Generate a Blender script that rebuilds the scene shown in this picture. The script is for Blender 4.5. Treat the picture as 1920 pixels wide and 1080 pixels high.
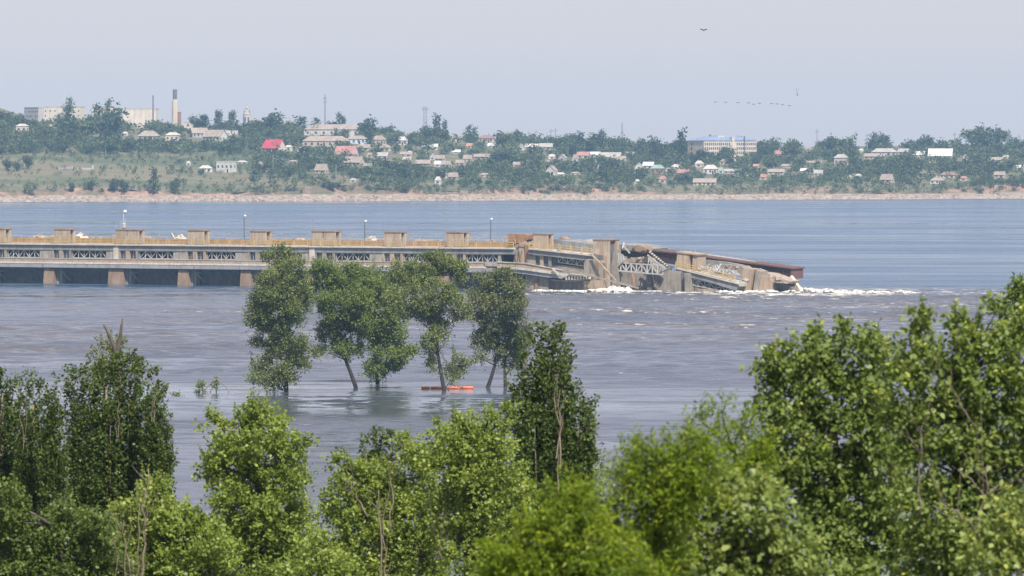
import bpy, math, random
import numpy as np
from mathutils import Vector, noise as mnoise

for o in list(bpy.data.objects):
    bpy.data.objects.remove(o)
SC = bpy.context.scene
COL = SC.collection
R = math.radians

# ------------------------------------------------------------------ camera
F = 10667.0          # focal length in pixels of the 1920 px wide photograph (200 mm lens)
HZ = 265.0           # image row of the horizon
CH = 35.0            # camera height above the river
cd = bpy.data.cameras.new('camera')
cam = bpy.data.objects.new('camera', cd)
COL.objects.link(cam)
cam.location = (0, 0, CH)
cam.rotation_euler = (R(90), 0, 0)
cd.sensor_width = 36.0
cd.lens = 36.0 * F / 1920.0
cd.shift_y = -(540.0 - HZ) / 1920.0
cd.clip_start = 1.0
cd.clip_end = 30000.0
cd.dof.use_dof = True
cd.dof.focus_distance = 1350.0
cd.dof.aperture_fstop = 6.3
SC.camera = cam

# ------------------------------------------------------------------ world and sun
SUN = Vector((0.34, -0.80, 1.05)).normalized()       # towards the sun: behind the camera, to the right
W = bpy.data.worlds.new('World')
SC.world = W
W.use_nodes = True
nt = W.node_tree
for n in list(nt.nodes):
    nt.nodes.remove(n)
sky = nt.nodes.new('ShaderNodeTexSky')
sky.sky_type = 'NISHITA'
sky.sun_disc = False
sky.sun_elevation = math.asin(SUN.z)
sky.sun_rotation = math.atan2(SUN.x, SUN.y)
sky.air_density = 0.6
sky.dust_density = 0.5
sky.ozone_density = 1.0
bg = nt.nodes.new('ShaderNodeBackground')
bg.inputs['Strength'].default_value = 0.1
wo = nt.nodes.new('ShaderNodeOutputWorld')
veil = nt.nodes.new('ShaderNodeMixRGB')               # even summer haze over the whole sky
veil.inputs[0].default_value = 0.75
veil.inputs[2].default_value = (4.85, 4.45, 4.75, 1)
nt.links.new(sky.outputs[0], veil.inputs[1])
nt.links.new(veil.outputs[0], bg.inputs['Color'])
nt.links.new(bg.outputs[0], wo.inputs['Surface'])
sd = bpy.data.lights.new('sun', 'SUN')
sd.energy = 5.0
sd.angle = R(0.53)
sd.color = (1.0, 0.95, 0.87)
sun = bpy.data.objects.new('sun', sd)
COL.objects.link(sun)
sun.rotation_euler = SUN.to_track_quat('Z', 'Y').to_euler()
SC.view_settings.view_transform = 'Standard'
SC.view_settings.look = 'None'
SC.view_settings.gamma = 1.0
SC.view_settings.exposure = 0.45
SC.cycles.max_bounces = 7
SC.cycles.diffuse_bounces = 3
SC.cycles.glossy_bounces = 3
SC.cycles.transmission_bounces = 3
SC.cycles.volume_bounces = 1
SC.cycles.use_denoising = True
rng = np.random.default_rng(7)
random.seed(7)

# ------------------------------------------------------------------ helpers
def at(px, py, Y):
    """point of the place seen at a pixel of the photograph, Y metres away"""
    return Vector(((px - 960.0) * Y / F, Y, CH - (py - HZ) * Y / F))

ORG = {}
def tag(o, label=None, cat=None, group=None, kind=None):
    if label: o['label'] = label
    if cat: o['category'] = cat
    if group: o['group'] = group
    if kind: o['kind'] = kind
    return o

def thing(name, label, cat, loc=(0, 0, 0), group=None, rz=0.0):
    o = bpy.data.objects.new(name, None)
    COL.objects.link(o)
    o.empty_display_size = 0.5
    o.location = loc
    o.rotation_euler = (0, 0, rz)
    ORG[o.name] = Vector(loc)
    return tag(o, label, cat, group)

def link_mesh(name, me, parent=None, loc=None):
    o = bpy.data.objects.new(name, me)
    COL.objects.link(o)
    if parent is not None:
        o.parent = parent
        ORG[o.name] = ORG.get(parent.name, Vector((0, 0, 0)))
    if loc is not None:
        o.location = loc
        if parent is None:
            ORG[o.name] = Vector(loc)
    return o

class MB:
    def __init__(s):
        s.v = []; s.f = []
    def add(s, vs, fs):
        b = len(s.v)
        s.v.extend([tuple(p) for p in vs])
        s.f.extend([tuple(i + b for i in f) for f in fs])
        return s
    def hexa(s, a):
        """8 corners: bottom ring 0-3, top ring 4-7"""
        return s.add(a, [(3, 2, 1, 0), (4, 5, 6, 7), (0, 1, 5, 4), (1, 2, 6, 5), (2, 3, 7, 6), (3, 0, 4, 7)])
    def box(s, x0, x1, y0, y1, z0, z1):
        return s.hexa([(x0, y0, z0), (x1, y0, z0), (x1, y1, z0), (x0, y1, z0),
                       (x0, y0, z1), (x1, y0, z1), (x1, y1, z1), (x0, y1, z1)])
    def prism(s, A, B):
        n = len(A)
        fs = [tuple(range(n))[::-1], tuple(range(n, 2 * n))]
        for i in range(n):
            j = (i + 1) % n
            fs.append((i, j, n + j, n + i))
        return s.add(list(A) + list(B), fs)
    def bar(s, p, q, w, h=None):
        """square bar from p to q"""
        h = h or w
        p = Vector(p); q = Vector(q)
        d = (q - p).normalized()
        up = Vector((0, 0, 1)) if abs(d.z) < 0.95 else Vector((0, 1, 0))
        a = d.cross(up).normalized() * (w / 2)
        b = a.cross(d).normalized() * (h / 2)
        return s.hexa([p - a - b, p + a - b, q + a - b, q - a - b, p - a + b, p + a + b, q + a + b, q - a + b])
    def tube(s, pts, rad, sides=7):
        pts = [Vector(p) for p in pts]
        n = len(pts)
        vs = []; fs = []
        for i, p in enumerate(pts):
            d = (pts[min(i + 1, n - 1)] - pts[max(i - 1, 0)]).normalized()
            up = Vector((0, 1, 0)) if abs(d.z) > 0.8 else Vector((0, 0, 1))
            a = d.cross(up).normalized(); b = d.cross(a)
            r = rad[i] if hasattr(rad, '__len__') else rad
            for k in range(sides):
                t = 2 * math.pi * k / sides
                vs.append(p + a * (r * math.cos(t)) + b * (r * math.sin(t)))
        for i in range(n - 1):
            for k in range(sides):
                k2 = (k + 1) % sides
                fs.append((i * sides + k, i * sides + k2, (i + 1) * sides + k2, (i + 1) * sides + k))
        fs.append(tuple(range(sides))[::-1])
        fs.append(tuple((n - 1) * sides + k for k in range(sides)))
        return s.add(vs, fs)
    def lathe(s, prof, c=(0, 0, 0), sides=12):
        c = Vector(c); vs = []; fs = []
        for (r, z) in prof:
            for k in range(sides):
                t = 2 * math.pi * k / sides
                vs.append((c.x + r * math.cos(t), c.y + r * math.sin(t), c.z + z))
        for i in range(len(prof) - 1):
            for k in range(sides):
                k2 = (k + 1) % sides
                fs.append((i * sides + k, i * sides + k2, (i + 1) * sides + k2, (i + 1) * sides + k))
        fs.append(tuple(range(sides))[::-1])
        fs.append(tuple((len(prof) - 1) * sides + k for k in range(sides)))
        return s.add(vs, fs)
    def mesh(s, name, m, org=(0, 0, 0), smooth=False):
        me = bpy.data.meshes.new(name)
        org = Vector(org)
        me.from_pydata([(p[0] - org.x, p[1] - org.y, p[2] - org.z) for p in s.v], [], s.f)
        if m: me.materials.append(m)
        if smooth:
            me.polygons.foreach_set('use_smooth', [True] * len(me.polygons))
        me.update()
        return me
    def build(s, name, m, parent=None, loc=None, smooth=False):
        org = ORG[parent.name] if parent is not None else (loc if loc is not None else (0, 0, 0))
        me = s.mesh(name, m, org, smooth)
        return link_mesh(name, me, parent, loc if parent is None else None)

# ------------------------------------------------------------------ materials
def new_mat(name):
    m = bpy.data.materials.new(name)
    m.use_nodes = True
    t = m.node_tree
    for n in list(t.nodes):
        t.nodes.remove(n)
    out = t.nodes.new('ShaderNodeOutputMaterial')
    p = t.nodes.new('ShaderNodeBsdfPrincipled')
    t.links.new(p.outputs[0], out.inputs['Surface'])
    return m, t, p, out

def nd(t, typ, **kw):
    n = t.nodes.new(typ)
    for k, v in kw.items():
        setattr(n, k, v)
    return n

def coords(t, scale=(1, 1, 1), kind='Object'):
    tc = nd(t, 'ShaderNodeTexCoord')
    mp = nd(t, 'ShaderNodeMapping')
    mp.inputs['Scale'].default_value = scale
    t.links.new(tc.outputs[kind], mp.inputs['Vector'])
    return mp.outputs[0]

def noise_tex(t, vec, scale, detail=4.0, rough=0.55):
    n = nd(t, 'ShaderNodeTexNoise')
    n.inputs['Scale'].default_value = scale
    n.inputs['Detail'].default_value = detail
    n.inputs['Roughness'].default_value = rough
    t.links.new(vec, n.inputs['Vector'])
    return n.outputs['Fac']

def ramp(t, fac, stops):
    r = nd(t, 'ShaderNodeValToRGB')
    e = r.color_ramp.elements
    while len(e) > 1:
        e.remove(e[-1])
    e[0].position = stops[0][0]; e[0].color = (*stops[0][1], 1)
    for pos, c in stops[1:]:
        x = e.new(pos); x.color = (*c, 1)
    t.links.new(fac, r.inputs[0])
    return r.outputs[0]

def mix(t, fac, a, b, mode='MIX'):
    m = nd(t, 'ShaderNodeMixRGB', blend_type=mode)
    for sock, v in ((m.inputs[0], fac), (m.inputs[1], a), (m.inputs[2], b)):
        if isinstance(v, (int, float)): sock.default_value = v
        elif isinstance(v, tuple): sock.default_value = (*v, 1)
        else: t.links.new(v, sock)
    return m.outputs[0]

def mmath(t, op, a, b=None, clamp=False):
    m = nd(t, 'ShaderNodeMath', operation=op, use_clamp=clamp)
    for sock, v in ((m.inputs[0], a), (m.inputs[1], b)):
        if v is None: continue
        if isinstance(v, (int, float)): sock.default_value = v
        else: t.links.new(v, sock)
    return m.outputs[0]

def bump(t, p, h, dist=0.05, strength=0.6):
    b = nd(t, 'ShaderNodeBump')
    b.inputs['Strength'].default_value = strength
    b.inputs['Distance'].default_value = dist
    t.links.new(h, b.inputs['Height'])
    t.links.new(b.outputs[0], p.inputs['Normal'])

def surf(name, c1, c2, scale=0.6, rough=0.85, stain=None, streak=True, bd=0.04, metal=0.0):
    """weathered surface: blotches between two colours, runs of a third one streaking down"""
    m, t, p, out = new_mat(name)
    v = coords(t)
    n1 = noise_tex(t, v, scale, 6.0, 0.62)
    col = ramp(t, n1, [(0.32, c1), (0.68, c2)])
    if stain is not None:
        v2 = coords(t, (1.6, 1.6, 0.16) if streak else (1, 1, 1))
        n2 = noise_tex(t, v2, scale * 1.7, 5.0, 0.65)
        f = ramp(t, n2, [(0.46, (0, 0, 0)), (0.68, (0.72, 0.72, 0.72))])
        col = mix(t, f, col, stain)
    t.links.new(col, p.inputs['Base Color'])
    p.inputs['Roughness'].default_value = rough
    p.inputs['Metallic'].default_value = metal
    n3 = noise_tex(t, v, scale * 6, 5.0, 0.6)
    bump(t, p, n3, bd, 0.7)
    return m

def leaf_mat(name, dark, mid, light, rough=0.42, trans=0.3, shoot=None, objvar=0.0):
    m, t, p, out = new_mat(name)
    a = nd(t, 'ShaderNodeAttribute', attribute_name='tint')
    fac = a.outputs['Fac']
    if objvar:
        oi = nd(t, 'ShaderNodeObjectInfo')
        fac = mmath(t, 'ADD', fac, mmath(t, 'MULTIPLY', mmath(t, 'SUBTRACT', oi.outputs['Random'], 0.5), objvar), True)
    st = [(0.0, dark), (0.5, mid), (0.88, light)]
    if shoot: st.append((0.97, shoot))
    col = ramp(t, fac, st)
    t.links.new(col, p.inputs['Base Color'])
    p.inputs['Roughness'].default_value = rough
    p.inputs['Specular IOR Level'].default_value = 0.28
    tr = nd(t, 'ShaderNodeBsdfTranslucent')
    tc = mix(t, 1.0, col, (1.0, 1.0, 0.45), 'MULTIPLY')
    tc = mix(t, 1.0, tc, (1.7, 1.7, 1.7), 'MULTIPLY')
    t.links.new(tc, tr.inputs['Color'])
    ms = nd(t, 'ShaderNodeMixShader')
    ms.inputs[0].default_value = trans
    t.links.new(p.outputs[0], ms.inputs[1])
    t.links.new(tr.outputs[0], ms.inputs[2])
    t.links.new(ms.outputs[0], out.inputs['Surface'])
    return m

M = {}
M['concrete'] = surf('concrete', (0.22, 0.19, 0.16), (0.34, 0.30, 0.25), 0.5, 0.9, (0.14, 0.115, 0.095))
M['tan_concrete'] = surf('tan_concrete', (0.33, 0.255, 0.185), (0.43, 0.345, 0.26), 0.45, 0.9, (0.22, 0.13, 0.08))
M['tower_concrete'] = surf('tower_concrete', (0.33, 0.255, 0.18), (0.47, 0.385, 0.295), 0.55, 0.9, (0.24, 0.145, 0.085))
M['grey_concrete'] = surf('grey_concrete', (0.17, 0.18, 0.18), (0.30, 0.30, 0.29), 0.35, 0.9, (0.13, 0.13, 0.14))
M['pale_concrete'] = surf('pale_concrete', (0.42, 0.385, 0.33), (0.60, 0.56, 0.49), 0.4, 0.85, (0.36, 0.31, 0.26))
M['fascia'] = surf('fascia', (0.26, 0.26, 0.27), (0.33, 0.33, 0.34), 0.3, 0.9, (0.19, 0.18, 0.19))
M['parapet'] = surf('parapet', (0.31, 0.235, 0.175), (0.41, 0.325, 0.25), 0.6, 0.9, (0.24, 0.17, 0.12))
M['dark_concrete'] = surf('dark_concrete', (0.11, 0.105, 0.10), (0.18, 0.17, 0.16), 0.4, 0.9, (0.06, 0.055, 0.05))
M['gate'] = surf('gate', (0.15, 0.15, 0.155), (0.25, 0.245, 0.245), 0.4, 0.75, (0.09, 0.085, 0.085))
M['rust'] = surf('rust', (0.24, 0.12, 0.06), (0.36, 0.22, 0.11), 0.8, 0.85, (0.12, 0.06, 0.04))
M['red_steel'] = surf('red_steel', (0.035, 0.017, 0.016), (0.065, 0.03, 0.026), 0.5, 0.75, (0.025, 0.016, 0.016))
M['girder_flange'] = surf('girder_flange', (0.11, 0.055, 0.048), (0.17, 0.09, 0.075), 0.6, 0.75, (0.12, 0.06, 0.05))
M['yellow_paint'] = surf('yellow_paint', (0.44, 0.30, 0.10), (0.53, 0.38, 0.16), 0.9, 0.7, (0.28, 0.17, 0.07))
M['grey_steel'] = surf('grey_steel', (0.36, 0.36, 0.36), (0.48, 0.48, 0.47), 0.9, 0.6, (0.24, 0.20, 0.17))
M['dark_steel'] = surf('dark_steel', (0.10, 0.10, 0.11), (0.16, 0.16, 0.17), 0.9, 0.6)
M['white_paint'] = surf('white_paint', (0.70, 0.70, 0.68), (0.80, 0.80, 0.78), 0.7, 0.7, (0.55, 0.52, 0.48))
M['sand'] = surf('sand', (0.46, 0.42, 0.36), (0.62, 0.58, 0.51), 1.2, 0.95, (0.3, 0.26, 0.21), False)
M['rubble'] = surf('rubble', (0.27, 0.22, 0.18), (0.45, 0.39, 0.32), 0.8, 0.95, (0.18, 0.10, 0.07), False)
M['cream_pipe'] = surf('cream_pipe', (0.68, 0.60, 0.44), (0.78, 0.71, 0.56), 0.8, 0.7, (0.45, 0.36, 0.24))
M['orange'] = surf('orange', (0.72, 0.15, 0.035), (0.84, 0.22, 0.06), 0.9, 0.55, (0.42, 0.10, 0.04), False, 0.01)
M['bird'] = surf('bird', (0.03, 0.03, 0.035), (0.06, 0.06, 0.06), 5, 0.8)
def glass_mat(name, c):
    m, t, p, out = new_mat(name)
    v = coords(t)
    col = ramp(t, noise_tex(t, v, 1.3, 2.0), [(0.35, c), (0.7, tuple(min(1, x * 1.9) for x in c))])
    t.links.new(col, p.inputs['Base Color'])
    p.inputs['Roughness'].default_value = 0.18
    return m
M['pane'] = glass_mat('pane', (0.045, 0.055, 0.07))
M['bark'] = surf('bark', (0.065, 0.055, 0.045), (0.125, 0.108, 0.09), 4.0, 0.95, (0.06, 0.05, 0.04))
M['pale_bark'] = surf('pale_bark', (0.17, 0.135, 0.10), (0.28, 0.235, 0.185), 5.0, 0.95, (0.14, 0.11, 0.08))
M['dark_bark'] = surf('dark_bark', (0.022, 0.019, 0.016), (0.05, 0.043, 0.036), 3.0, 0.95)
# foliage
M['lombardy'] = leaf_mat('lombardy', (0.034, 0.06, 0.013), (0.076, 0.115, 0.024), (0.16, 0.20, 0.048), 0.46, 0.28)
M['cottonwood'] = leaf_mat('cottonwood', (0.085, 0.13, 0.026), (0.195, 0.255, 0.048), (0.33, 0.385, 0.09), 0.46, 0.3)
M['acacia'] = leaf_mat('acacia', (0.06, 0.11, 0.008), (0.145, 0.21, 0.012), (0.27, 0.32, 0.02), 0.5, 0.4)
M['maple'] = leaf_mat('maple', (0.062, 0.10, 0.024), (0.15, 0.205, 0.046), (0.27, 0.325, 0.09), 0.46, 0.28, (0.42, 0.44, 0.04))
M['pale_maple'] = leaf_mat('pale_maple', (0.09, 0.135, 0.035), (0.20, 0.255, 0.068), (0.35, 0.39, 0.13), 0.46, 0.3, (0.40, 0.42, 0.06))
M['willow'] = leaf_mat('willow', (0.14, 0.18, 0.11), (0.24, 0.28, 0.19), (0.36, 0.38, 0.28), 0.5, 0.2)
M['flood_leaf'] = leaf_mat('flood_leaf', (0.06, 0.088, 0.025), (0.145, 0.18, 0.05), (0.25, 0.28, 0.09), 0.5, 0.25)
M['flood_leaf_bright'] = leaf_mat('flood_leaf_bright', (0.06, 0.095, 0.02), (0.14, 0.19, 0.038), (0.23, 0.28, 0.065), 0.5, 0.25)
M['flood_leaf_grey'] = leaf_mat('flood_leaf_grey', (0.055, 0.078, 0.032), (0.14, 0.16, 0.064), (0.24, 0.26, 0.115), 0.5, 0.25)
M['far_leaf'] = leaf_mat('far_leaf', (0.026, 0.046, 0.018), (0.058, 0.085, 0.03), (0.12, 0.145, 0.05), 0.6, 0.15, None, 0.5)
M['far_leaf_pale'] = leaf_mat('far_leaf_pale', (0.12, 0.15, 0.08), (0.19, 0.22, 0.12), (0.26, 0.28, 0.17), 0.6, 0.15, None, 0.4)
M['lamp_steel'] = surf('lamp_steel', (0.20, 0.21, 0.22), (0.28, 0.29, 0.30), 0.9, 0.6)
M['kerb'] = surf('kerb', (0.54, 0.49, 0.43), (0.70, 0.66, 0.59), 0.7, 0.85, (0.36, 0.31, 0.26))
M['pier_nose'] = surf('pier_nose', (0.20, 0.14, 0.095), (0.31, 0.225, 0.155), 0.5, 0.9, (0.14, 0.085, 0.06))
M['wall_concrete'] = surf('wall_concrete', (0.25, 0.235, 0.21), (0.41, 0.38, 0.34), 0.6, 0.9, (0.17, 0.135, 0.11))
M['coping'] = surf('coping', (0.23, 0.15, 0.10), (0.35, 0.25, 0.175), 0.8, 0.9, (0.18, 0.09, 0.05), False)
# ------------------------------------------------------------------ river
def grid_mesh(name, P, m, smooth=True):
    """P: (rows, cols, 3) array"""
    r, c, _ = P.shape
    me = bpy.data.meshes.new(name)
    idx = np.arange(r * c).reshape(r, c)
    q = np.stack([idx[:-1, :-1], idx[:-1, 1:], idx[1:, 1:], idx[1:, :-1]], -1).reshape(-1, 4)
    me.vertices.add(r * c)
    me.vertices.foreach_set('co', P.reshape(-1).astype(np.float32))
    me.loops.add(q.size)
    me.loops.foreach_set('vertex_index', q.reshape(-1).astype(np.int32))
    me.polygons.add(len(q))
    me.polygons.foreach_set('loop_start', (np.arange(len(q)) * 4).astype(np.int32))
    me.polygons.foreach_set('use_smooth', np.full(len(q), smooth))
    me.update()
    me.validate()
    if m: me.materials.append(m)
    return me

def water_mat():
    m, t, p, out = new_mat('river_water')
    tc = nd(t, 'ShaderNodeTexCoord')
    sep = nd(t, 'ShaderNodeSeparateXYZ')
    t.links.new(tc.outputs['Object'], sep.inputs[0])
    v1 = coords(t, (0.75, 1, 1))
    vm = coords(t, (0.45, 1, 1))
    v3 = coords(t, (0.40, 1, 1))
    big = noise_tex(t, v3, 0.011, 3.0, 0.55)         # slicks and gusts, ~100 m
    mid = noise_tex(t, vm, 0.045, 3.0, 0.5)
    swell = noise_tex(t, vm, 0.034, 1.0, 0.4)
    rip = noise_tex(t, v1, 0.10, 3.0, 0.5)
    fine = noise_tex(t, v1, 0.4, 2.0, 0.5)
    # area of broken, silt-laden water below the breach (spills downstream and to the side)
    def blob(cx, cy, rx, ry, soft=0.45):
        dx = mmath(t, 'DIVIDE', mmath(t, 'SUBTRACT', sep.outputs[0], cx), rx)
        dy = mmath(t, 'DIVIDE', mmath(t, 'SUBTRACT', sep.outputs[1], cy), ry)
        d2 = mmath(t, 'ADD', mmath(t, 'MULTIPLY', dx, dx), mmath(t, 'MULTIPLY', dy, dy))
        return mmath(t, 'SUBTRACT', 1.0, d2, True)
    turb = blob(70, 1170, 190, 215)
    turb2 = blob(-95, 1010, 120, 130)
    area = mmath(t, 'MAXIMUM', turb, mmath(t, 'MULTIPLY', turb2, 0.75))
    near = nd(t, 'ShaderNodeMapRange'); near.clamp = True
    t.links.new(sep.outputs[1], near.inputs[0])
    near.inputs[1].default_value = 1150; near.inputs[2].default_value = 1420
    near.inputs[3].default_value = 1.0; near.inputs[4].default_value = 0.0
    silt = mmath(t, 'MULTIPLY', mmath(t, 'ADD', mmath(t, 'MULTIPLY', area, 0.75), near.outputs[0], True), 1.0)
    col = mix(t, silt, (0.04, 0.085, 0.15), (0.076, 0.091, 0.124))
    patch = ramp(t, mid, [(0.40, (0, 0, 0)), (0.62, (1, 1, 1))])
    col = mix(t, mmath(t, 'MULTIPLY', mmath(t, 'MULTIPLY', mmath(t, 'ADD', area, mmath(t, 'MULTIPLY', near.outputs[0], 0.12), True), patch), 0.8), col, (0.10, 0.080, 0.074))
    # foam streaks
    v2 = coords(t, (0.62, 1.0, 1))
    fo = noise_tex(t, v2, 0.42, 6.0, 0.72)
    fsum = mmath(t, 'ADD', fo, mmath(t, 'ADD', mmath(t, 'MULTIPLY', turb, 0.125), mmath(t, 'MULTIPLY', turb2, 0.05)))
    fsum = mmath(t, 'ADD', fsum, mmath(t, 'MULTIPLY', blob(70, 1318, 110, 60), 0.13))
    fsum = mmath(t, 'ADD', fsum, mmath(t, 'MULTIPLY', mmath(t, 'SUBTRACT', mid, 0.5), 0.5))
    foam = ramp(t, fsum, [(0.715, (0, 0, 0)), (0.80, (0.85, 0.85, 0.85))])
    col = mix(t, foam, col, (0.62, 0.58, 0.52))
    t.links.new(col, p.inputs['Base Color'])
    p.inputs['IOR'].default_value = 1.33
    slick = ramp(t, big, [(0.36, (0.06, 0.06, 0.06)), (0.48, (0.5, 0.5, 0.5)), (0.60, (1, 1, 1))])
    slick = mmath(t, 'MULTIPLY', slick, 1.5)
    rbase = nd(t, 'ShaderNodeMapRange'); rbase.clamp = True
    t.links.new(slick, rbase.inputs[0])
    rbase.inputs[1].default_value = 0.0; rbase.inputs[2].default_value = 1.5
    rbase.inputs[3].default_value = 0.05; rbase.inputs[4].default_value = 0.24
    ro = mix(t, foam, rbase.outputs[0], (0.8, 0.8, 0.8))
    t.links.new(ro, p.inputs['Roughness'])
    h = mmath(t, 'ADD', mmath(t, 'MULTIPLY', rip, 1.7), mmath(t, 'MULTIPLY', swell, 2.6))
    h = mmath(t, 'ADD', h, mmath(t, 'MULTIPLY', fine, 0.22))
    h = mmath(t, 'MULTIPLY', h, mmath(t, 'ADD', slick, mmath(t, 'MULTIPLY', area, 0.5)))
    bump(t, p, h, 1.0, 1.0)
    return m

M['water'] = water_mat()
def smooth_noise(shape, cell, r):
    """value noise on a grid, cell = (rows, cols) per lattice step"""
    ny, nx = int(shape[0] / cell[0]) + 3, int(shape[1] / cell[1]) + 3
    g = r.normal(0, 1, (ny, nx))
    y = np.arange(shape[0]) / cell[0]; x = np.arange(shape[1]) / cell[1]
    iy = y.astype(int); ix = x.astype(int)
    fy = (y - iy)[:, None]; fx = (x - ix)[None]
    fy = fy * fy * (3 - 2 * fy); fx = fx * fx * (3 - 2 * fx)
    a = g[iy][:, ix]; b_ = g[iy][:, ix + 1]; c_ = g[iy + 1][:, ix]; d_ = g[iy + 1][:, ix + 1]
    return (a * (1 - fx) + b_ * fx) * (1 - fy) + (c_ * (1 - fx) + d_ * fx) * fy

def river_mesh():
    """flat far out; real short-crested chop where the river is near enough for single waves to show"""
    X0, X1, Y0, Y1 = -150, 150, 500, 1400
    wy = np.concatenate([np.arange(300, 1500, 25), np.arange(1500, 4000, 60)]).astype(float)
    wx = np.arange(-1900, 1901, 50).astype(float)
    V = np.zeros((len(wy), len(wx), 3)); V[..., 0] = wx[None]; V[..., 1] = wy[:, None]
    idx = np.arange(V.shape[0] * V.shape[1]).reshape(V.shape[:2])
    q = np.stack([idx[:-1, :-1], idx[:-1, 1:], idx[1:, 1:], idx[1:, :-1]], -1)
    inside = ((wx[None, :-1] >= X0) & (wx[None, 1:] <= X1) & (wy[:-1, None] >= Y0) & (wy[1:, None] <= Y1))
    q = q[~inside]
    r = np.random.default_rng(77)
    fx = np.arange(X0, X1 + .01, 1.0); fy = np.arange(Y0, Y1 + .01, 1.1)
    fx = np.linspace(X0, X1, len(fx)); fy = np.linspace(Y0, Y1, len(fy))
    GX, GY = np.meshgrid(fx, fy)
    wob = smooth_noise(GX.shape, (18, 18), r) * 1.2
    Z = np.zeros_like(GX)
    for i in range(46):
        lam = 2.9 * (4.2 ** r.random())
        a = r.normal(-math.pi / 2, 0.42)
        k = 2 * math.pi / lam
        Z += 0.0036 * lam * np.sin(k * (GX * math.cos(a) + GY * math.sin(a)) + r.uniform(0, 6.28) + wob * r.uniform(.4, 1.2))
    gust = 0.72 + .42 * smooth_noise(GX.shape, (34, 60), r) + .34 * smooth_noise(GX.shape, (80, 150), r)
    turb = np.exp(-((GX - 70) / 150) ** 2 - ((GY - 1200) / 160) ** 2) + .6 * np.exp(-((GX + 95) / 90) ** 2 - ((GY - 1010) / 90) ** 2)
    Z *= np.clip(gust, .08, 1.6) * np.interp(GY, [700, 950], [.55, 1.0]) + 1.1 * turb
    edge = np.minimum(np.minimum((GX - X0) / 12, (X1 - GX) / 12), np.minimum((GY - Y0) / 20, (Y1 - GY) / 40))
    Z *= np.clip(edge, 0, 1)
    W2 = np.stack([GX, GY, Z], -1)
    id2 = np.arange(W2.shape[0] * W2.shape[1]).reshape(W2.shape[:2]) + V.shape[0] * V.shape[1]
    q2 = np.stack([id2[:-1, :-1], id2[:-1, 1:], id2[1:, 1:], id2[1:, :-1]], -1).reshape(-1, 4)
    allv = np.concatenate([V.reshape(-1, 3), W2.reshape(-1, 3)]); Q = np.concatenate([q, q2])
    me = bpy.data.meshes.new('river_water')
    me.vertices.add(len(allv)); me.vertices.foreach_set('co', allv.reshape(-1).astype(np.float32))
    me.loops.add(Q.size); me.loops.foreach_set('vertex_index', Q.reshape(-1).astype(np.int32))
    me.polygons.add(len(Q)); me.polygons.foreach_set('loop_start', (np.arange(len(Q)) * 4).astype(np.int32))
    me.polygons.foreach_set('use_smooth', np.full(len(Q), True))
    me.update(); me.materials.append(M['water'])
    return me
river = link_mesh('river_water', river_mesh())
tag(river, 'wide flooding river, blue beyond the dam and muddy below it', 'river', kind='structure')

# ------------------------------------------------------------------ near bank
def bank_z(x, y):
    ys = np.array([-300, 0, 25, 60, 100, 160, 250, 340, 400, 440])
    zs = np.array([33.3, 33.3, 31.5, 22, 14, 9.5, 7, 3, 0.2, -3.5])
    return np.interp(y + 12 * np.sin(x * 0.013) * (y > 60), ys, zs)
gx = np.arange(-500, 501, 10.0); gy = np.arange(-250, 441, 8.0)
P = np.zeros((len(gy), len(gx), 3)); P[..., 0] = gx[None, :]; P[..., 1] = gy[:, None]
P[..., 2] = bank_z(P[..., 0], P[..., 1]) + 0.35 * np.sin(P[..., 0] * 0.21) * np.sin(P[..., 1] * 0.17)
M['bank_grass'] = surf('bank_grass', (0.05, 0.075, 0.025), (0.13, 0.14, 0.06), 0.12, 0.95, (0.19, 0.15, 0.09), False, 0.2)
nb = link_mesh('ground', grid_mesh('ground', P, M['bank_grass']))
tag(nb, 'grassy near bank sloping down to the river under the trees', 'ground', kind='structure')

# ------------------------------------------------------------------ far bank
RX = np.array([-600, 0, 150, 300, 450, 600, 700, 900, 1100, 1300, 1500, 1700, 1920, 2500])
RY = np.array([222, 223, 227, 234, 239, 244, 251, 262, 269, 274, 276, 274, 272, 271])
def shore_y(X):
    return 3265 + np.clip((X + 320) / 640, -0.6, 1.6) * 220 + 9 * np.sin(X * 0.021) + 5 * np.sin(X * 0.07 + 1)
def far_z(X, Y):
    X = np.asarray(X, float); Y = np.asarray(Y, float)
    t = Y - shore_y(X)
    px = 960 + F * X / np.maximum(Y, 1)
    ry = np.interp(px, RX, RY)
    Yr = shore_y(X) + 800
    Hr = CH + (HZ - ry) / F * Yr
    bl = 7.2 + 1.6 * np.sin(X * 0.045) + 1.3 * np.sin(X * 0.017 + 2)      # top of the clay bluff
    bl = np.where(px > 700, bl - 1.2, bl)
    z = np.interp(t, [-60, 0, 10, 14], [-6, -0.3, 2.2, 2.6])
    z = np.where(t > 14, 2.6 + (bl - 2.6) * np.clip((t - 14) / 7.0, 0, 1), z)
    u = np.clip((t - 21) / 779.0, 0, 1)
    prof = 0.75 * u + 0.25 * np.sin(u * math.pi / 2)
    z = np.where(t > 21, bl + (Hr - bl) * prof, z)
    z = np.where(t > 800, Hr - np.clip((t - 800) / 2600, 0, 1) * Hr * 0.55, z)
    z = z + np.where(t > 40, 1.0 * np.sin(X * 0.031 + 0.6 * np.sin(t * 0.02)) * np.sin(t * 0.027), 0)
    z = z + 24.0 * np.exp(-((px + 60) / 130.0) ** 2) * np.exp(-((t - 1500) / 330.0) ** 2)   # field hill behind, far left
    return z

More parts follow.
